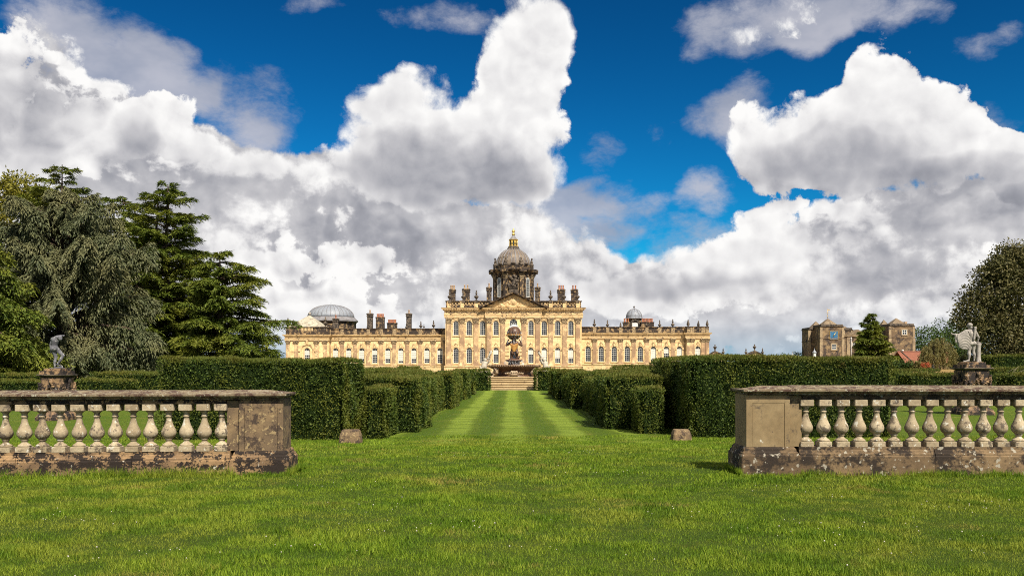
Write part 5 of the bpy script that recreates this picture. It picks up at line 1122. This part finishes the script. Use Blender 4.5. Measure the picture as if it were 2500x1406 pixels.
# ------------------------------------------------------------------ statues and their pedestals
def pedestal(label, X, Y, ztop, w, group='garlanded statue pedestals'):
    zg = ground(Y); H = ztop - zg; root = empty('statue_pedestal', (X, Y, zg)); tag(root, label, 'pedestal', group)
    mb = MB(); h = w / 2
    mb.stack(-h * .66, h * .66, -h * .66, h * .66, [(H - .10, 0), (H - .005, 0), (H, .01)], .01); mb.stack(-h * .88, h * .88, -h * .88, h * .88, [(H - .23, 0), (H - .101, 0)], .015); mb.build('upper_steps', PEDST, root)
    mb = MB(); mb.stack(-h * 1.02, h * 1.02, -h * 1.02, h * 1.02, [(H - .36, .16), (H - .32, .10), (H - .29, .02), (H - .27, 0), (H - .235, 0), (H - .231, .03)], .01); mb.build('cornice', DARKST, root)
    mb = MB(); mb.stack(-h * .86, h * .86, -h * .86, h * .86, [(.30, .02), (.5, .06), (H * .55, .05), (H - .5, .02), (H - .361, .0)], .04); mb.build('die', PEDST, root)
    mb = MB(); mb.stack(-h * 1.08, h * 1.08, -h * 1.08, h * 1.08, [(-.15, 0), (.14, 0), (.16, .03), (.24, .06), (.299, .14)], .02); mb.build('base', PEDST, root)
    # garlands hung from the corners, with leaves and a mask on each face
    for q in range(4):
        R = Matrix.Rotation(q * PI / 2, 4, 'Z'); mb = MB(); y = -h * .86
        for s in (-1, 1):
            for k in range(26):
                t = k / 25; x = s * h * (.06 + .78 * t); z = H - .58 - .36 * math.sin(PI * t); f = .5 + .6 * math.sin(PI * t)
                mb.ell((x + rs.normal() * .012, y - .01 + rs.normal() * .015, z + rs.normal() * .03 * f), (.055 * f + .015, .055, .03 + .02 * rs.rand()), 6, 4, rs.uniform(-.5, .5), rs.uniform(-1, 1))
            for k in range(12): mb.ell((s * h * .84 + rs.normal() * .02, y + .0, H - .58 - .045 * k), (.05, .07, .03), 6, 4, 0, rs.uniform(-.8, .8))
        mb.ell((0, y - .02, H - .52), (.085, .07, .12), 8, 6); mb.ell((0, y - .08, H - .53), (.02, .03, .03), 6, 4)
        for k in range(14): mb.ell((rs.uniform(-.06, .06), y - .01, H - .66 - .036 * k), (.05 - .002 * k, .05, .035), 6, 4, 0, rs.uniform(-1, 1))
        mb.v = [tuple(R @ Vector(v)) for v in mb.v]; mb.build('garland', PEDST, root)
    return root
def zp(x, y, cxp, base, k, d=0.0): return ((x - cxp) / k, d, (base - y) / k)
# --- left: bent figure seen from behind, arm raised before the face
YL = 33.6; XL = X_at(140, YL); ZTL = Z_at(899, YL)
pedestal('dark garlanded pedestal under the bent statue on the left', XL, YL, ZTL, 1.06)
K = 517.0
def J(x, y, d=0.0): return zp(x, y, 490, 822, K, d)
mb = MB()
pel, ch, nk = J(438, 420, 0), J(462, 262, -.03), J(520, 205, -.06)
mb.cap(pel, .125, J(440, 340, -.01), .112); mb.cap(J(440, 345, -.01), .112, ch, .135); mb.cap(J(400, 235, -.02), .075, J(505, 195, -.05), .078); mb.cap(ch, .12, J(470, 215, -.04), .09)
mb.cap(J(500, 205, -.06), .05, J(555, 212, -.10), .048); mb.ell(J(585, 222, -.12), (.075, .085, .10)); mb.ell(J(572, 200, -.10), (.08, .085, .075))        # neck, head, hair
mb.cap(J(610, 232, -.15), .02, J(617, 240, -.16), .014)                                                                                  # nose
mb.cap(J(500, 188, -.05), .062, J(575, 168, .04), .046); mb.cap(J(575, 168, .04), .044, J(636, 160, -.10), .030); 
for i, (a, b) in enumerate(((668, 150), (674, 160), (672, 170), (664, 178))): mb.cap(J(640, 160 + 4 * i, -.10 - .012 * i), .014, J(a, b, -.13 - .01 * i), .010)
mb.cap(J(645, 168, -.09), .013, J(655, 182, -.08), .010)
mb.cap(J(398, 242, 0), .062, J(336, 345, .06), .046); mb.cap(J(336, 345, .06), .044, J(352, 455, .02), .030)
for i in range(4): mb.cap(J(352 + 4 * i, 465, .01 * i), .014, J(342 + 9 * i, 512 - 3 * i, .012 * i), .009)
mb.cap(J(360, 465, -.02), .013, J(372, 490, -.04), .010)
mb.ell(J(412, 425, -.09), (.095, .09, .10)); mb.ell(J(468, 425, -.09), (.095, .09, .10))
mb.cap(J(475, 430, 0), .098, J(598, 568, .03), .064); mb.cap(J(598, 568, .03), .062, J(560, 650, -.01), .060); mb.cap(J(560, 650, -.01), .058, J(497, 742, -.02), .036); mb.cap(J(497, 752, -.02), .036, J(578, 782, .06), .026)
mb.cap(J(418, 440, 0), .098, J(455, 605, .02), .066); mb.cap(J(455, 605, .02), .064, J(446, 690, -.02), .058); mb.cap(J(446, 690, -.02), .056, J(440, 785, -.01), .036); mb.cap(J(438, 800, -.01), .036, J(462, 815, .10), .026)
me = organic(mb, .014, 5); st = empty('statue', (XL, YL, ZTL)); tag(st, 'grey lead statue of a stooping nude figure shielding its face, on the left pedestal', 'statue', 'garden statues')
link('body', me, LEADST, st)
mb = MB(); mb.ell(J(530, 800, .02), (.13, .14, .035), 12, 6); mb.ell(J(440, 826, .02), (.09, .15, .02), 10, 5); mb.stack(-.2, .2, -.2, .22, [(0.0, 0), (.012, .01)]); mb.build('rock_base', LEADST, st)
# --- right: draped standing figure seen from behind, left arm stretched out
YR_ = 37.5; XR = X_at(2372, YR_); ZTR = Z_at(884.2, YR_)
pedestal('ochre and black garlanded pedestal under the draped statue on the right', XR, YR_, ZTR, 1.24)
K = 463.0
def J(x, y, d=0.0): return zp(x, y, 680, 862, K, d)
mb = MB()
mb.cap(J(685, 470), .130, J(665, 385, .0), .118); mb.cap(J(665, 390), .118, J(645, 285, -.02), .150); mb.cap(J(560, 240, 0), .082, J(735, 235, 0), .084); mb.cap(J(645, 290, -.01), .14, J(645, 235, -.01), .10)
mb.cap(J(645, 225, -.01), .062, J(638, 165, .0), .058); mb.ell(J(635, 125, .01), (.095, .115, .125)); mb.ell(J(640, 112, -.03), (.112, .115, .10)); mb.cap(J(590, 135, .05), .022, J(583, 142, .06), .016); mb.ell(J(655, 165, -.07), (.06, .05, .05))
mb.cap(J(560, 245), .078, J(440, 308, .05), .056); mb.cap(J(440, 308, .05), .054, J(335, 300, .06), .038); mb.ell(J(305, 288, .06), (.045, .03, .04))
for i, (a, b) in enumerate(((286, 258), (278, 268), (276, 282), (280, 296))): mb.cap(J(300, 285 + 3 * i, .06), .015, J(a, b, .06 + .012 * i), .011)
mb.cap(J(310, 298, .04), .014, J(298, 312, .03), .011)
mb.cap(J(748, 245), .078, J(818, 360, .0), .056); mb.cap(J(818, 360), .054, J(818, 430, .05), .040); 
for i in range(4): mb.cap(J(808 + 7 * i, 440, .05), .015, J(806 + 8 * i, 468, .08), .011)
mb.cap(J(800, 435, .08), .014, J(790, 455, .10), .011)
mb.ell(J(650, 485, -.08), (.105, .09, .10)); mb.ell(J(715, 480, -.08), (.105, .09, .10))
mb.cap(J(648, 490), .112, J(632, 640, .02), .072); mb.cap(J(632, 640, .02), .070, J(630, 710, -.02), .070); mb.cap(J(630, 710, -.02), .068, J(626, 800, .0), .042); mb.cap(J(622, 828, .0), .044, J(525, 850, .05), .028)
mb.cap(J(712, 485), .112, J(724, 640, .03), .070); mb.cap(J(724, 640, .03), .068, J(732, 710, .0), .066); mb.cap(J(732, 710, .0), .064, J(738, 800, .02), .040); mb.cap(J(738, 825, .02), .042, J(742, 845, .14), .030)
me = organic(mb, .016, 5); st = empty('statue', (XR, YR_, ZTR)); tag(st, 'white weathered statue of a cloaked figure with one arm outstretched, on the right pedestal', 'statue', 'garden statues')
link('body', me, MARB, st)
mb = MB(); mb.cap(J(715, 175, -.15), .058, J(690, 400, -.16), .048); mb.ell(J(718, 168, -.15), (.065, .065, .05)); mb.cap(J(585, 235, -.10), .02, J(745, 330, -.12), .02); me = organic(mb, .014, 3); link('quiver', me, MARB, st)
# cloak hung over the outstretched arm: deep catenary folds
nu, nv = 44, 30; vs = []; up = [(560, 235), (500, 285), (440, 318), (400, 300), (352, 292)]; lo = [(665, 500), (600, 590), (500, 600), (420, 545), (395, 470)]
def ip(pts, u): x = np.linspace(0, 1, len(pts)); return float(np.interp(u, x, [p[0] for p in pts])), float(np.interp(u, x, [p[1] for p in pts]))
for a in range(nu + 1):
    u = a / nu; (x0_, y0_), (x1_, y1_) = ip(up, u), ip(lo, u)
    for b in range(nv + 1):
        v = b / nv; x, y_ = x0_ + (x1_ - x0_) * v, y0_ + (y1_ - y0_) * v; sag = math.sin(PI * u) * 55 * v * (1 - .4 * v); fold = math.sin((y_ + sag * 1.2 - .0009 * (x - 520) ** 2 * 8) * .105) * .009 * min(1, 3 * v) + math.sin(x * .21) * .012 * (u > .75)
        vs.append(J(x, y_ + sag * .3, -.13 + .14 * u - fold - .04 * math.sin(PI * v)))
fs = [(a * (nv + 1) + b, a * (nv + 1) + b + 1, (a + 1) * (nv + 1) + b + 1, (a + 1) * (nv + 1) + b) for a in range(nu) for b in range(nv)]
mb = MB(); mb.add(vs, fs, True); back = [(x, y + .045, z) for x, y, z in vs]; mb.add(back, [tuple(reversed(f)) for f in fs], True); n1 = len(vs)
rim = [a * (nv + 1) for a in range(nu + 1)] + [nu * (nv + 1) + b for b in range(1, nv + 1)] + [a * (nv + 1) + nv for a in range(nu - 1, -1, -1)] + [b for b in range(nv - 1, 0, -1)]
for i in range(len(rim)): a, b = rim[i], rim[(i + 1) % len(rim)]; mb.f.append((a, b, b + n1, a + n1)); mb.sm.append(False)
mb.build('cloak', MARB, st)
mb = MB()
for i, x in enumerate((352, 372, 392, 412)): mb.cap(J(x, 292, .03), .026, J(x + 14, 470 - 12 * i, .02 - .02 * (i % 2)), .020)
me = organic(mb, .014, 3); link('cloak_end', me, MARB, st)
mb = MB(); mb.lathe([(0, .125), (.06, .10), (.25, .085), (.50, .082), (.72, .088), (.80, .10), (.82, .07)], 12, J(826, 855, .02)); mb.ell(J(826, 470, .02), (.11, .09, .035), 10, 5); mb.ell(J(866, 500, .0), (.03, .03, .07), 8, 5); mb.cap(J(800, 855, -.08), .05, J(770, 855, -.1), .03); mb.build('tree_stump', MARB, st)
mb = MB(); mb.stack(-.38, .42, -.2, .24, [(-.0, 0), (.012, .01)]); mb.build('foot_slab', PEDST, st)
# ------------------------------------------------------------------ steps up to the fountain
YS0 = 75.0; zg = ground(YS0); sx0, sx1 = X_at(1195, YS0), X_at(1307.5, YS0)
stairs = empty('garden_steps', ((sx0 + sx1) / 2, YS0, zg)); tag(stairs, 'pale stone steps rising from the lawn to the fountain', 'steps')
hw = (sx1 - sx0) / 2; tops = [950, 946.5, 942, 936, 929.5, 924, 919.5]; zprev = -.2
for k, py in enumerate(tops):
    yk_ = .36 * k; z = Z_at(py, YS0 + yk_) - zg; mb = MB(); x_ = hw - .02 * (k % 3); mb.box(-x_ + .03, x_ - .03, yk_ + .07, yk_ + (.42 if k < 6 else 1.3), max(zprev - .05, -.2), z - .07); mb.bbox(-x_, x_, yk_, yk_ + (.42 if k < 6 else 1.3), z - .07, z, .015)
    mb.build('step', STEPM, stairs); zprev = z
ZT = Z_at(919.5, YS0 + 2.2)
# ------------------------------------------------------------------ fountain
YF = 81.0; XF = X_at(1255, YF); K = 7.81 * F / YF                      # zoomed pixels per metre at the fountain
ftn = empty('fountain', (XF, YF, ground(YF))); tag(ftn, 'carved stone fountain with a giant carrying a globe above a wide basin', 'fountain')
zF0 = ground(YF)
def fz(zy): return Z_at(780 + zy / 7.81, YF) - zF0
def fx(zx): return (1150 + zx / 7.81 - 1255) * YF / F
mb = MB(); mb.box(-3.6, 3.6, -3.0, 3.0, -.2, fz(1092)); mb.build('platform', STEPM, ftn)
rb = 505 / K
mb = MB(); mb.lathe([(fz(1093), rb * .78), (fz(1070), rb * .78), (fz(1060), rb * .74), (fz(1000), rb * .66), (fz(960), rb * .74), (fz(930), rb * .86), (fz(912), rb * .95), (fz(905), rb * .97), (fz(893), rb * 1.0), (fz(868), rb * 1.0), (fz(864), rb * .985), (fz(864), rb * .93), (fz(880), rb * .90), (fz(900), rb * .5)], 48, (0, 0, 0)); bas = mb.build('basin', FOUNT, ftn)
mb = MB()
for k in range(72):
    a = 2 * PI * k / 72; mb.ell((rb * math.cos(a), rb * math.sin(a), fz(881)), (.07, .07, .06), 6, 4)
o = mb.build('rim_beads', FOUNTP, bas); o['kind'] = 'stuff'
mb = MB(); mb.lathe([(fz(873), rb * .92), (fz(872), .4)], 48, (0, 0, 0), cap=False)
def water_mat():
    m, nt = new_mat('fountain_water'); n = nt.noise(pos(nt), 9, 4, .6); finish(nt, (.10, .11, .11), .08, n, .5, .03, .5); return m
WATER = water_mat(); mb.build('water', WATER, bas)
# scroll brackets and shells round the foot
for q in range(8):
    a = q * PI / 4 + PI / 8 - PI / 2 if False else q * PI / 4 - PI / 2
    if q % 2:
        mb = MB(); R0 = 2.30; r = .36
        pts = [(0, -(.05 + .028 * j) * math.cos(j * .52), (.05 + .028 * j) * math.sin(j * .52)) for j in range(14)]
        me2 = MB(); pts = [((.04 + .026 * j) * math.cos(j * .6), 0, (.04 + .026 * j) * math.sin(j * .6)) for j in range(14)]
        mb.tube(pts, [.05 + .006 * j for j in range(14)], 8); mb.ell((0, 0, 0), (.09, .16, .09), 8, 6); mb.tube([(.33, 0, .1), (.25, .05, .34), (.05, .2, .5), (-.2, .5, .62)], [.14, .15, .14, .10], 8)
        for s in (-1, 1): mb.tube([(p[0], p[1] + s * .10, p[2]) for p in pts], [.04 + .004 * j for j in range(14)], 6)
        aa = -PI / 2 + (PI / 3.6 if q in (1,) else -PI / 3.6 if q == 7 else (q - 0) * PI / 4)
        o = mb.build('scroll_bracket', FOUNTP, ftn, (R0 * math.cos(aa), R0 * math.sin(aa), fz(1000)), aa + PI / 2)
        if q == 7: o.scale = (1, 1, 1)
        else: o.scale = (1, 1, 1)
    else:
        mb = MB(); nsh = 11
        for s in range(nsh):
            t = (s / (nsh - 1) - .5) * 2; xx = .80 * t; zt_ = .17 * (1 - t * t) ** .5; mb.cap((xx * .55, -.05, -.10), .05, (xx, -.30 * (1 - .5 * t * t), .02 + zt_ * .4), .075, 7)
        mb.ell((0, .0, -.08), (.62, .34, .14), 14, 6); mb.ell((0, -.22, .16), (.26, .12, .10), 10, 5)
        for s in (-1, 1): mb.ell((s * .22, -.22, .17), (.12, .13, .11), 8, 5)
        R0 = 2.28; mb.build('shell', FOUNTP, ftn, (R0 * math.cos(a), R0 * math.sin(a), fz(1028)), a + PI / 2)
# little upper basin and the giant
mb = MB(); mb.lathe([(fz(900), .45), (fz(862), .5), (fz(845), .62), (fz(838), .55), (fz(815), .52), (fz(800), .66), (fz(788), .80), (fz(778), .82), (fz(770), .80), (fz(768), .70), (fz(752), .50), (fz(742), .46), (fz(738), .30)], 28, (0, 0, 0)); mb.build('upper_basin', FOUNT, ftn)
def J(x, y, d=0.0): return (fx(x), d, fz(y))
body = MB()
body.cap(J(820, 545), .26, J(820, 470, -.05), .30); body.cap(J(770, 445, -.03), .20, J(870, 445, -.03), .20); body.cap(J(820, 440, -.06), .24, J(820, 415, -.08), .20)
body.ell(J(820, 398, -.16), (.15, .18, .17)); body.cap(J(820, 408, -.32), .03, J(820, 414, -.34), .025)
for s in (-1, 1):
    sx = lambda v: 820 + s * v
    body.cap(J(sx(75), 452, 0), .14, J(sx(148), 490, .05), .105); body.cap(J(sx(148), 490, .05), .10, J(sx(120), 410, -.02), .07)
    for i in range(4): body.cap(J(sx(118 - 5 * i), 404, -.02 - .04 * i), .035, J(sx(108 - 9 * i), 372, -.04 - .05 * i), .026)
    body.cap(J(sx(112), 412, .04), .034, J(sx(98), 392, .06), .026)
body.cap(J(792, 560), .20, J(790, 640, -.14), .135); body.cap(J(790, 640, -.14), .13, J(785, 690, -.02), .115); body.cap(J(785, 690, -.02), .11, J(782, 728, .02), .075); body.cap(J(782, 735, 0), .07, J(775, 740, -.2), .05)
body.cap(J(850, 560), .20, J(885, 640, -.18), .135); body.cap(J(885, 640, -.18), .13, J(870, 690, -.02), .11); body.cap(J(870, 690, -.02), .105, J(860, 728, .05), .07); body.cap(J(860, 735, .03), .07, J(880, 740, -.18), .05)
me = organic(body, .035, 5); link('giant_body', me, FOUNT, ftn)
mb = MB()
for k in range(14):
    t = k / 13; mb.cap(J(760 + 125 * t, 470 + 18 * math.sin(t * PI) + rs.uniform(-6, 6), -.27), .085, J(775 + 90 * t + 10 * math.sin(k), 560 + 50 * math.sin(t * PI) ** 2, -.25), .05)
me = organic(mb, .035, 3); link('loin_cloth', me, OCHRE, ftn)
mb = MB(); mb.cap(J(800, 600, -.2), .07, J(842, 700, -.18), .05); mb.cap(J(760, 610, -.1), .05, J(765, 715, -.05), .07); mb.ell(J(900, 720, -.1), (.2, .18, .12), 8, 5); me = organic(mb, .035, 3); link('drapery', me, FOUNT, ftn)
gr = 135 / K; gc = J(820, 262, -.05)
mb = MB(); mb.ell(gc, (gr, gr, gr * 1.0), 32, 18); gl = mb.build('globe', FOUNT, ftn)
mb = MB(); mb.lathe([(-.07, gr * 1.0), (-.06, gr * 1.06), (.06, gr * 1.06), (.07, gr * 1.0)], 32, (gc[0], gc[1], fz(300))); mb.build('globe_band', FOUNTP, gl)
mb = MB()
for k in range(16):
    a = 2 * PI * k / 16; mb.ell((gc[0] + gr * 1.05 * math.cos(a), gc[1] + gr * 1.05 * math.sin(a), fz(296)), (.07, .07, .08), 6, 5)
mb.build('band_studs', OCHRE, gl)
# water: jet on the globe, curtain under it, dribbles into the basins -- many thin strands and drops
def spray_mat():
    m, nt = new_mat('white_water'); b = nt.node('ShaderNodeBsdfPrincipled'); b.inputs['Base Color'].default_value = (.85, .88, .90, 1); b.inputs['Roughness'].default_value = .25; b.inputs['Transmission Weight'].default_value = .25; b.inputs['IOR'].default_value = 1.33
    o = nt.node('ShaderNodeOutputMaterial'); nt.l.new(b.outputs[0], o.inputs[0]); return m
SPRAY = spray_mat()
def strands(spec, name='water_spray'):
    Q = []
    for p0, p1, n, jit, L, W in spec:
        a = np.array(p0)[None] * np.ones((n, 1)); b = np.array(p1)[None]; t = rs.rand(n, 1); p = a * (1 - t) + b * t + rs.normal(size=(n, 3)) * np.array(jit)
        Q.append(leaf_quads(p, rvec(n) * .25 + np.array([0, 0, -1.]), rvec(n), L * rs.uniform(.4, 1.4, n), W * rs.uniform(.5, 1.4, n)))
    return np.concatenate(Q)
spec = [(J(765, 150, -.1), J(875, 150, -.1), 480, (.10, .14, .07), .10, .035), (J(780, 122, -.1), J(860, 122, -.1), 420, (.08, .11, .08), .10, .035), (J(820, 100, -.1), J(820, 130, -.1), 120, (.13, .10, .07), .08, .03)]
for k in range(30):
    a = 2 * PI * k / 30; r = gr * rs.uniform(.9, 1.1); x, y_ = gc[0] + r * math.cos(a), gc[1] + r * math.sin(a); spec.append(((x, y_, fz(200)), (x, y_, fz(440)), 14, (.03, .03, .05), .15, .013))
for k in range(36):
    a = 2 * PI * k / 36; r = .85; x, y_ = r * math.cos(a), r * math.sin(a); spec.append(((x, y_, fz(778)), (x * 1.08, y_ * 1.08, fz(868)), 14, (.04, .04, .05), .14, .014))
o = link('water_spray', quads_mesh('water_spray', strands(spec)), SPRAY, ftn); o['kind'] = 'stuff'
# ------------------------------------------------------------------ tritons blowing shell horns
for s, cx_, lab in ((-1, 250, 'pale stone triton left of the fountain blowing a long shell horn upwards'), (1, 1420, 'pale stone triton right of the fountain blowing a long shell horn upwards')):
    YT_ = 79.6 if s < 0 else 79.8; Xc = X_at(1150 + cx_ / 7.81, YT_); zg = ground(YT_); kk = 7.81 * F / YT_
    t = empty('triton_statue', (Xc, YT_, zg)); tag(t, lab, 'statue', 'tritons round the fountain')
    def J(u, zy, d=0.0): return (-s * u / kk, d, Z_at(780 + zy / 7.81, YT_) - zg)       # u: towards the fountain
    mb = MB(); mb.cap(J(10, 1100), .36, J(0, 960), .32); mb.cap(J(-20, 960), .28, J(0, 880, -.05), .27); mb.cap(J(0, 880, -.05), .26, J(10, 830, -.06), .22); mb.cap(J(-30, 828, -.05), .12, J(55, 832, -.05), .12)
    mb.cap(J(15, 815, -.06), .10, J(25, 785, -.1), .09); mb.ell(J(0 + 25, 770, -.1), (.15, .16, .18)); mb.ell(J(10, 762, -.04), (.16, .15, .15)); mb.cap(J(45, 770, -.2), .03, J(52, 772, -.22), .02)
    mb.cap(J(52, 835, -.05), .10, J(88, 790, -.16), .075); mb.cap(J(88, 790, -.16), .07, J(80, 735, -.22), .05); mb.cap(J(60, 840, .1), .10, J(108, 770, .08), .075); mb.cap(J(108, 770, .08), .07, J(105, 705, -.02), .05)
    for i in range(4): mb.cap(J(80 + 4 * i, 735, -.22 - .02 * i), .03, J(92 + 3 * i, 722 + 5 * i, -.14), .022)
    mb.cap(J(76, 742, -.2), .028, J(70, 726, -.14), .022)
    for i in range(4): mb.cap(J(105 + 3 * i, 705, .0), .03, J(98 + 4 * i, 690 + 5 * i, -.12), .022)
    mb.cap(J(112, 712, -.02), .028, J(118, 696, -.08), .022)
    mb.cap(J(-40, 1000, -.1), .16, J(-70, 930, -.25), .10); mb.cap(J(-50, 960, .1), .12, J(-85, 880, .1), .05)
    me = organic(mb, .035, 4); link('body', me, TRITON, t)
    mb = MB(); mb.tube([J(38, 776, -.16), J(70, 735, -.16), J(100, 690, -.14), J(122, 650, -.12), J(128, 622, -.1), J(118, 608, -.08)], [.035, .06, .08, .10, .13, .16], 12)
    for i in range(5): mb.ell(J(70 + 13 * i, 735 - 24 * i, -.15), (.07 + .012 * i,) * 3, 8, 5)
    mb.build('shell_horn', TRITON, t)
# ------------------------------------------------------------------ grass blades and clover in the foreground
def grass_mat():
    m, nt = new_mat('grass_blade'); p = pos(nt); g = nt.node('ShaderNodeNewGeometry'); oi = nt.node('ShaderNodeObjectInfo')
    n1 = nt.noise(p, .30, 4, .65); n2 = nt.noise(p, 1.5, 5, .65); n3 = nt.noise(p, .55, 5, .7)
    r = g.outputs['Random Per Island']
    c = nt.mix(r, (.060, .112, .007), (.215, .270, .026))
    c = nt.mix(nt.rng(n1, .44, .60, 0, .75), c, nt.mix(r, (.125, .150, .014), (.270, .265, .045)))      # sunburnt, yellower turf
    c = nt.mix(nt.rng(n2, .46, .60, 0, .80), c, nt.mix(r, (.030, .070, .005), (.100, .165, .012)))      # lush darker tufts
    c = nt.mix(nt.m('MULTIPLY', nt.rng(n3, .55, .68, 0, .85), nt.rng(r, .15, .5)), c, (.255, .180, .062))   # dead straw
    b = nt.node('ShaderNodeBsdfPrincipled'); nt.put(b.inputs['Base Color'], nt.mix(1.0, c, (1.16, 1.22, 1.0), 'MULTIPLY')); b.inputs['Roughness'].default_value = .6; b.inputs['Specular IOR Level'].default_value = .15
    t = nt.node('ShaderNodeBsdfTranslucent'); nt.put(t.inputs[0], nt.mix(1.0, c, (1.25, 1.3, .9), 'MULTIPLY')); x = nt.node('ShaderNodeMixShader'); x.inputs[0].default_value = .35
    nt.l.new(b.outputs[0], x.inputs[1]); nt.l.new(t.outputs[0], x.inputs[2]); o = nt.node('ShaderNodeOutputMaterial'); nt.l.new(x.outputs[0], o.inputs[0]); return m
GRASS = grass_mat()
def blades(P, hmin, hmax, wid, lean=.55):
    n = len(P); d = rvec(n) * lean + np.array([0, 0, 1.0]); L = rs.uniform(hmin, hmax, n)
    return leaf_tris(P, d, rvec(n), L, wid * rs.uniform(.7, 1.5, n))
def gz_arr(y): t = np.clip((y - 14.5) / 10.0, 0, 1); return -.46 * t * t * (3 - 2 * t)
Q = []
for (y0, y1, dens, h0, h1, w) in ((5.6, 8.0, 7500, .022, .060, .0062), (8.0, 11.5, 5000, .022, .058, .0072), (11.5, 16.5, 2500, .025, .06, .0100), (16.5, 26.0, 720, .03, .065, .0160)):
    hwid = lambda y: y * .64 + .5
    A = (y1 - y0) * (hwid(y0) + hwid(y1)); n = int(A * dens); y = y0 + (y1 - y0) * rs.rand(n); x = (rs.rand(n) * 2 - 1) * hwid(y1); k = np.abs(x) < hwid(y); x, y = x[k], y[k]
    cl = np.sin(x * 2.3 + np.sin(y * 1.9)) * np.sin(y * 2.7 + np.cos(x * 1.3)); f = rs.rand(len(x)) < .85 + .15 * cl; x, y = x[f], y[f]
    hf = .75 + .38 * np.sin(x * 1.9 + 2 * np.sin(y * .9)) * np.sin(y * 2.3 + 1.5 * np.sin(x * .7)) + .3 * np.sin(x * 6.1 + y * 3.3) * np.sin(y * 7.7 - x * 2.1); P = np.stack([x, y, gz_arr(y) - .004], 1); B_ = blades(P, h0, h1, w); B_ = P[:, None] + (B_ - P[:, None]) * np.clip(hf + .15, .6, 1.5)[:, None, None]; Q.append(B_)
# longer unmown tufts against the plinths
def fringe(x0, y0, x1, y1, n, h0, h1, zoff=0.0):
    t = rs.rand(n); cl = rs.rand(14); t = np.where(rs.rand(n) < .6, np.clip(cl[rs.randint(0, 14, n)] + rs.normal(size=n) * .025, 0, 1), t); P = np.stack([x0 + (x1 - x0) * t, y0 + (y1 - y0) * t - np.abs(rs.normal(size=n)) * .07, np.zeros(n) - .01 + zoff], 1); Q.append(blades(P, h0, h1, .008, .5))
fringe(-9.4, 12.50, -4.2, 12.90, 5200, .05, .20); fringe(-4.3, 12.88, -3.35, 13.0, 900, .03, .11); fringe(3.4, 12.86, 4.35, 12.86, 800, .03, .10); fringe(4.35, 12.90, 9.6, 12.90, 3800, .03, .15); fringe(-3.36, 12.98, -3.3, 13.7, 700, .06, .18); fringe(3.42, 12.9, 3.4, 13.7, 700, .06, .18)
o = link('grass', quads_mesh('grass', np.concatenate(Q)), GRASS); tag(o, 'short mown lawn grass with longer tufts along the plinths', kind='stuff')
# white clover heads in loose patches
CLOV = plain('clover_white', (.50, .47, .38), .8, .25, 30.0)
mb = MB(); C = [(-2.2, 7.6), (-3.2, 7.3), (2.9, 8.6), (3.6, 7.4), (4.2, 8.2), (-.6, 8.6), (1.4, 9.4), (-1.6, 9.8), (-4.8, 9.0), (5.2, 9.8), (.6, 7.4), (3.4, 11.0), (-2.4, 11.6), (1.2, 13.0), (-.8, 15.5), (1.0, 16.5)]
for cx0, cy0 in C:
    for i in range(rs.randint(6, 17)):
        x, y = cx0 + rs.normal() * .5, cy0 + rs.normal() * .3
        mb.ell((x, y, float(gz_arr(np.array(y))) + .055 + rs.rand() * .012), (.004 + .004 * rs.rand(),) * 3, 6, 4)
o = mb.build('clover_flowers', CLOV); tag(o, 'tiny white clover flowers scattered over the foreground lawn', kind='stuff')
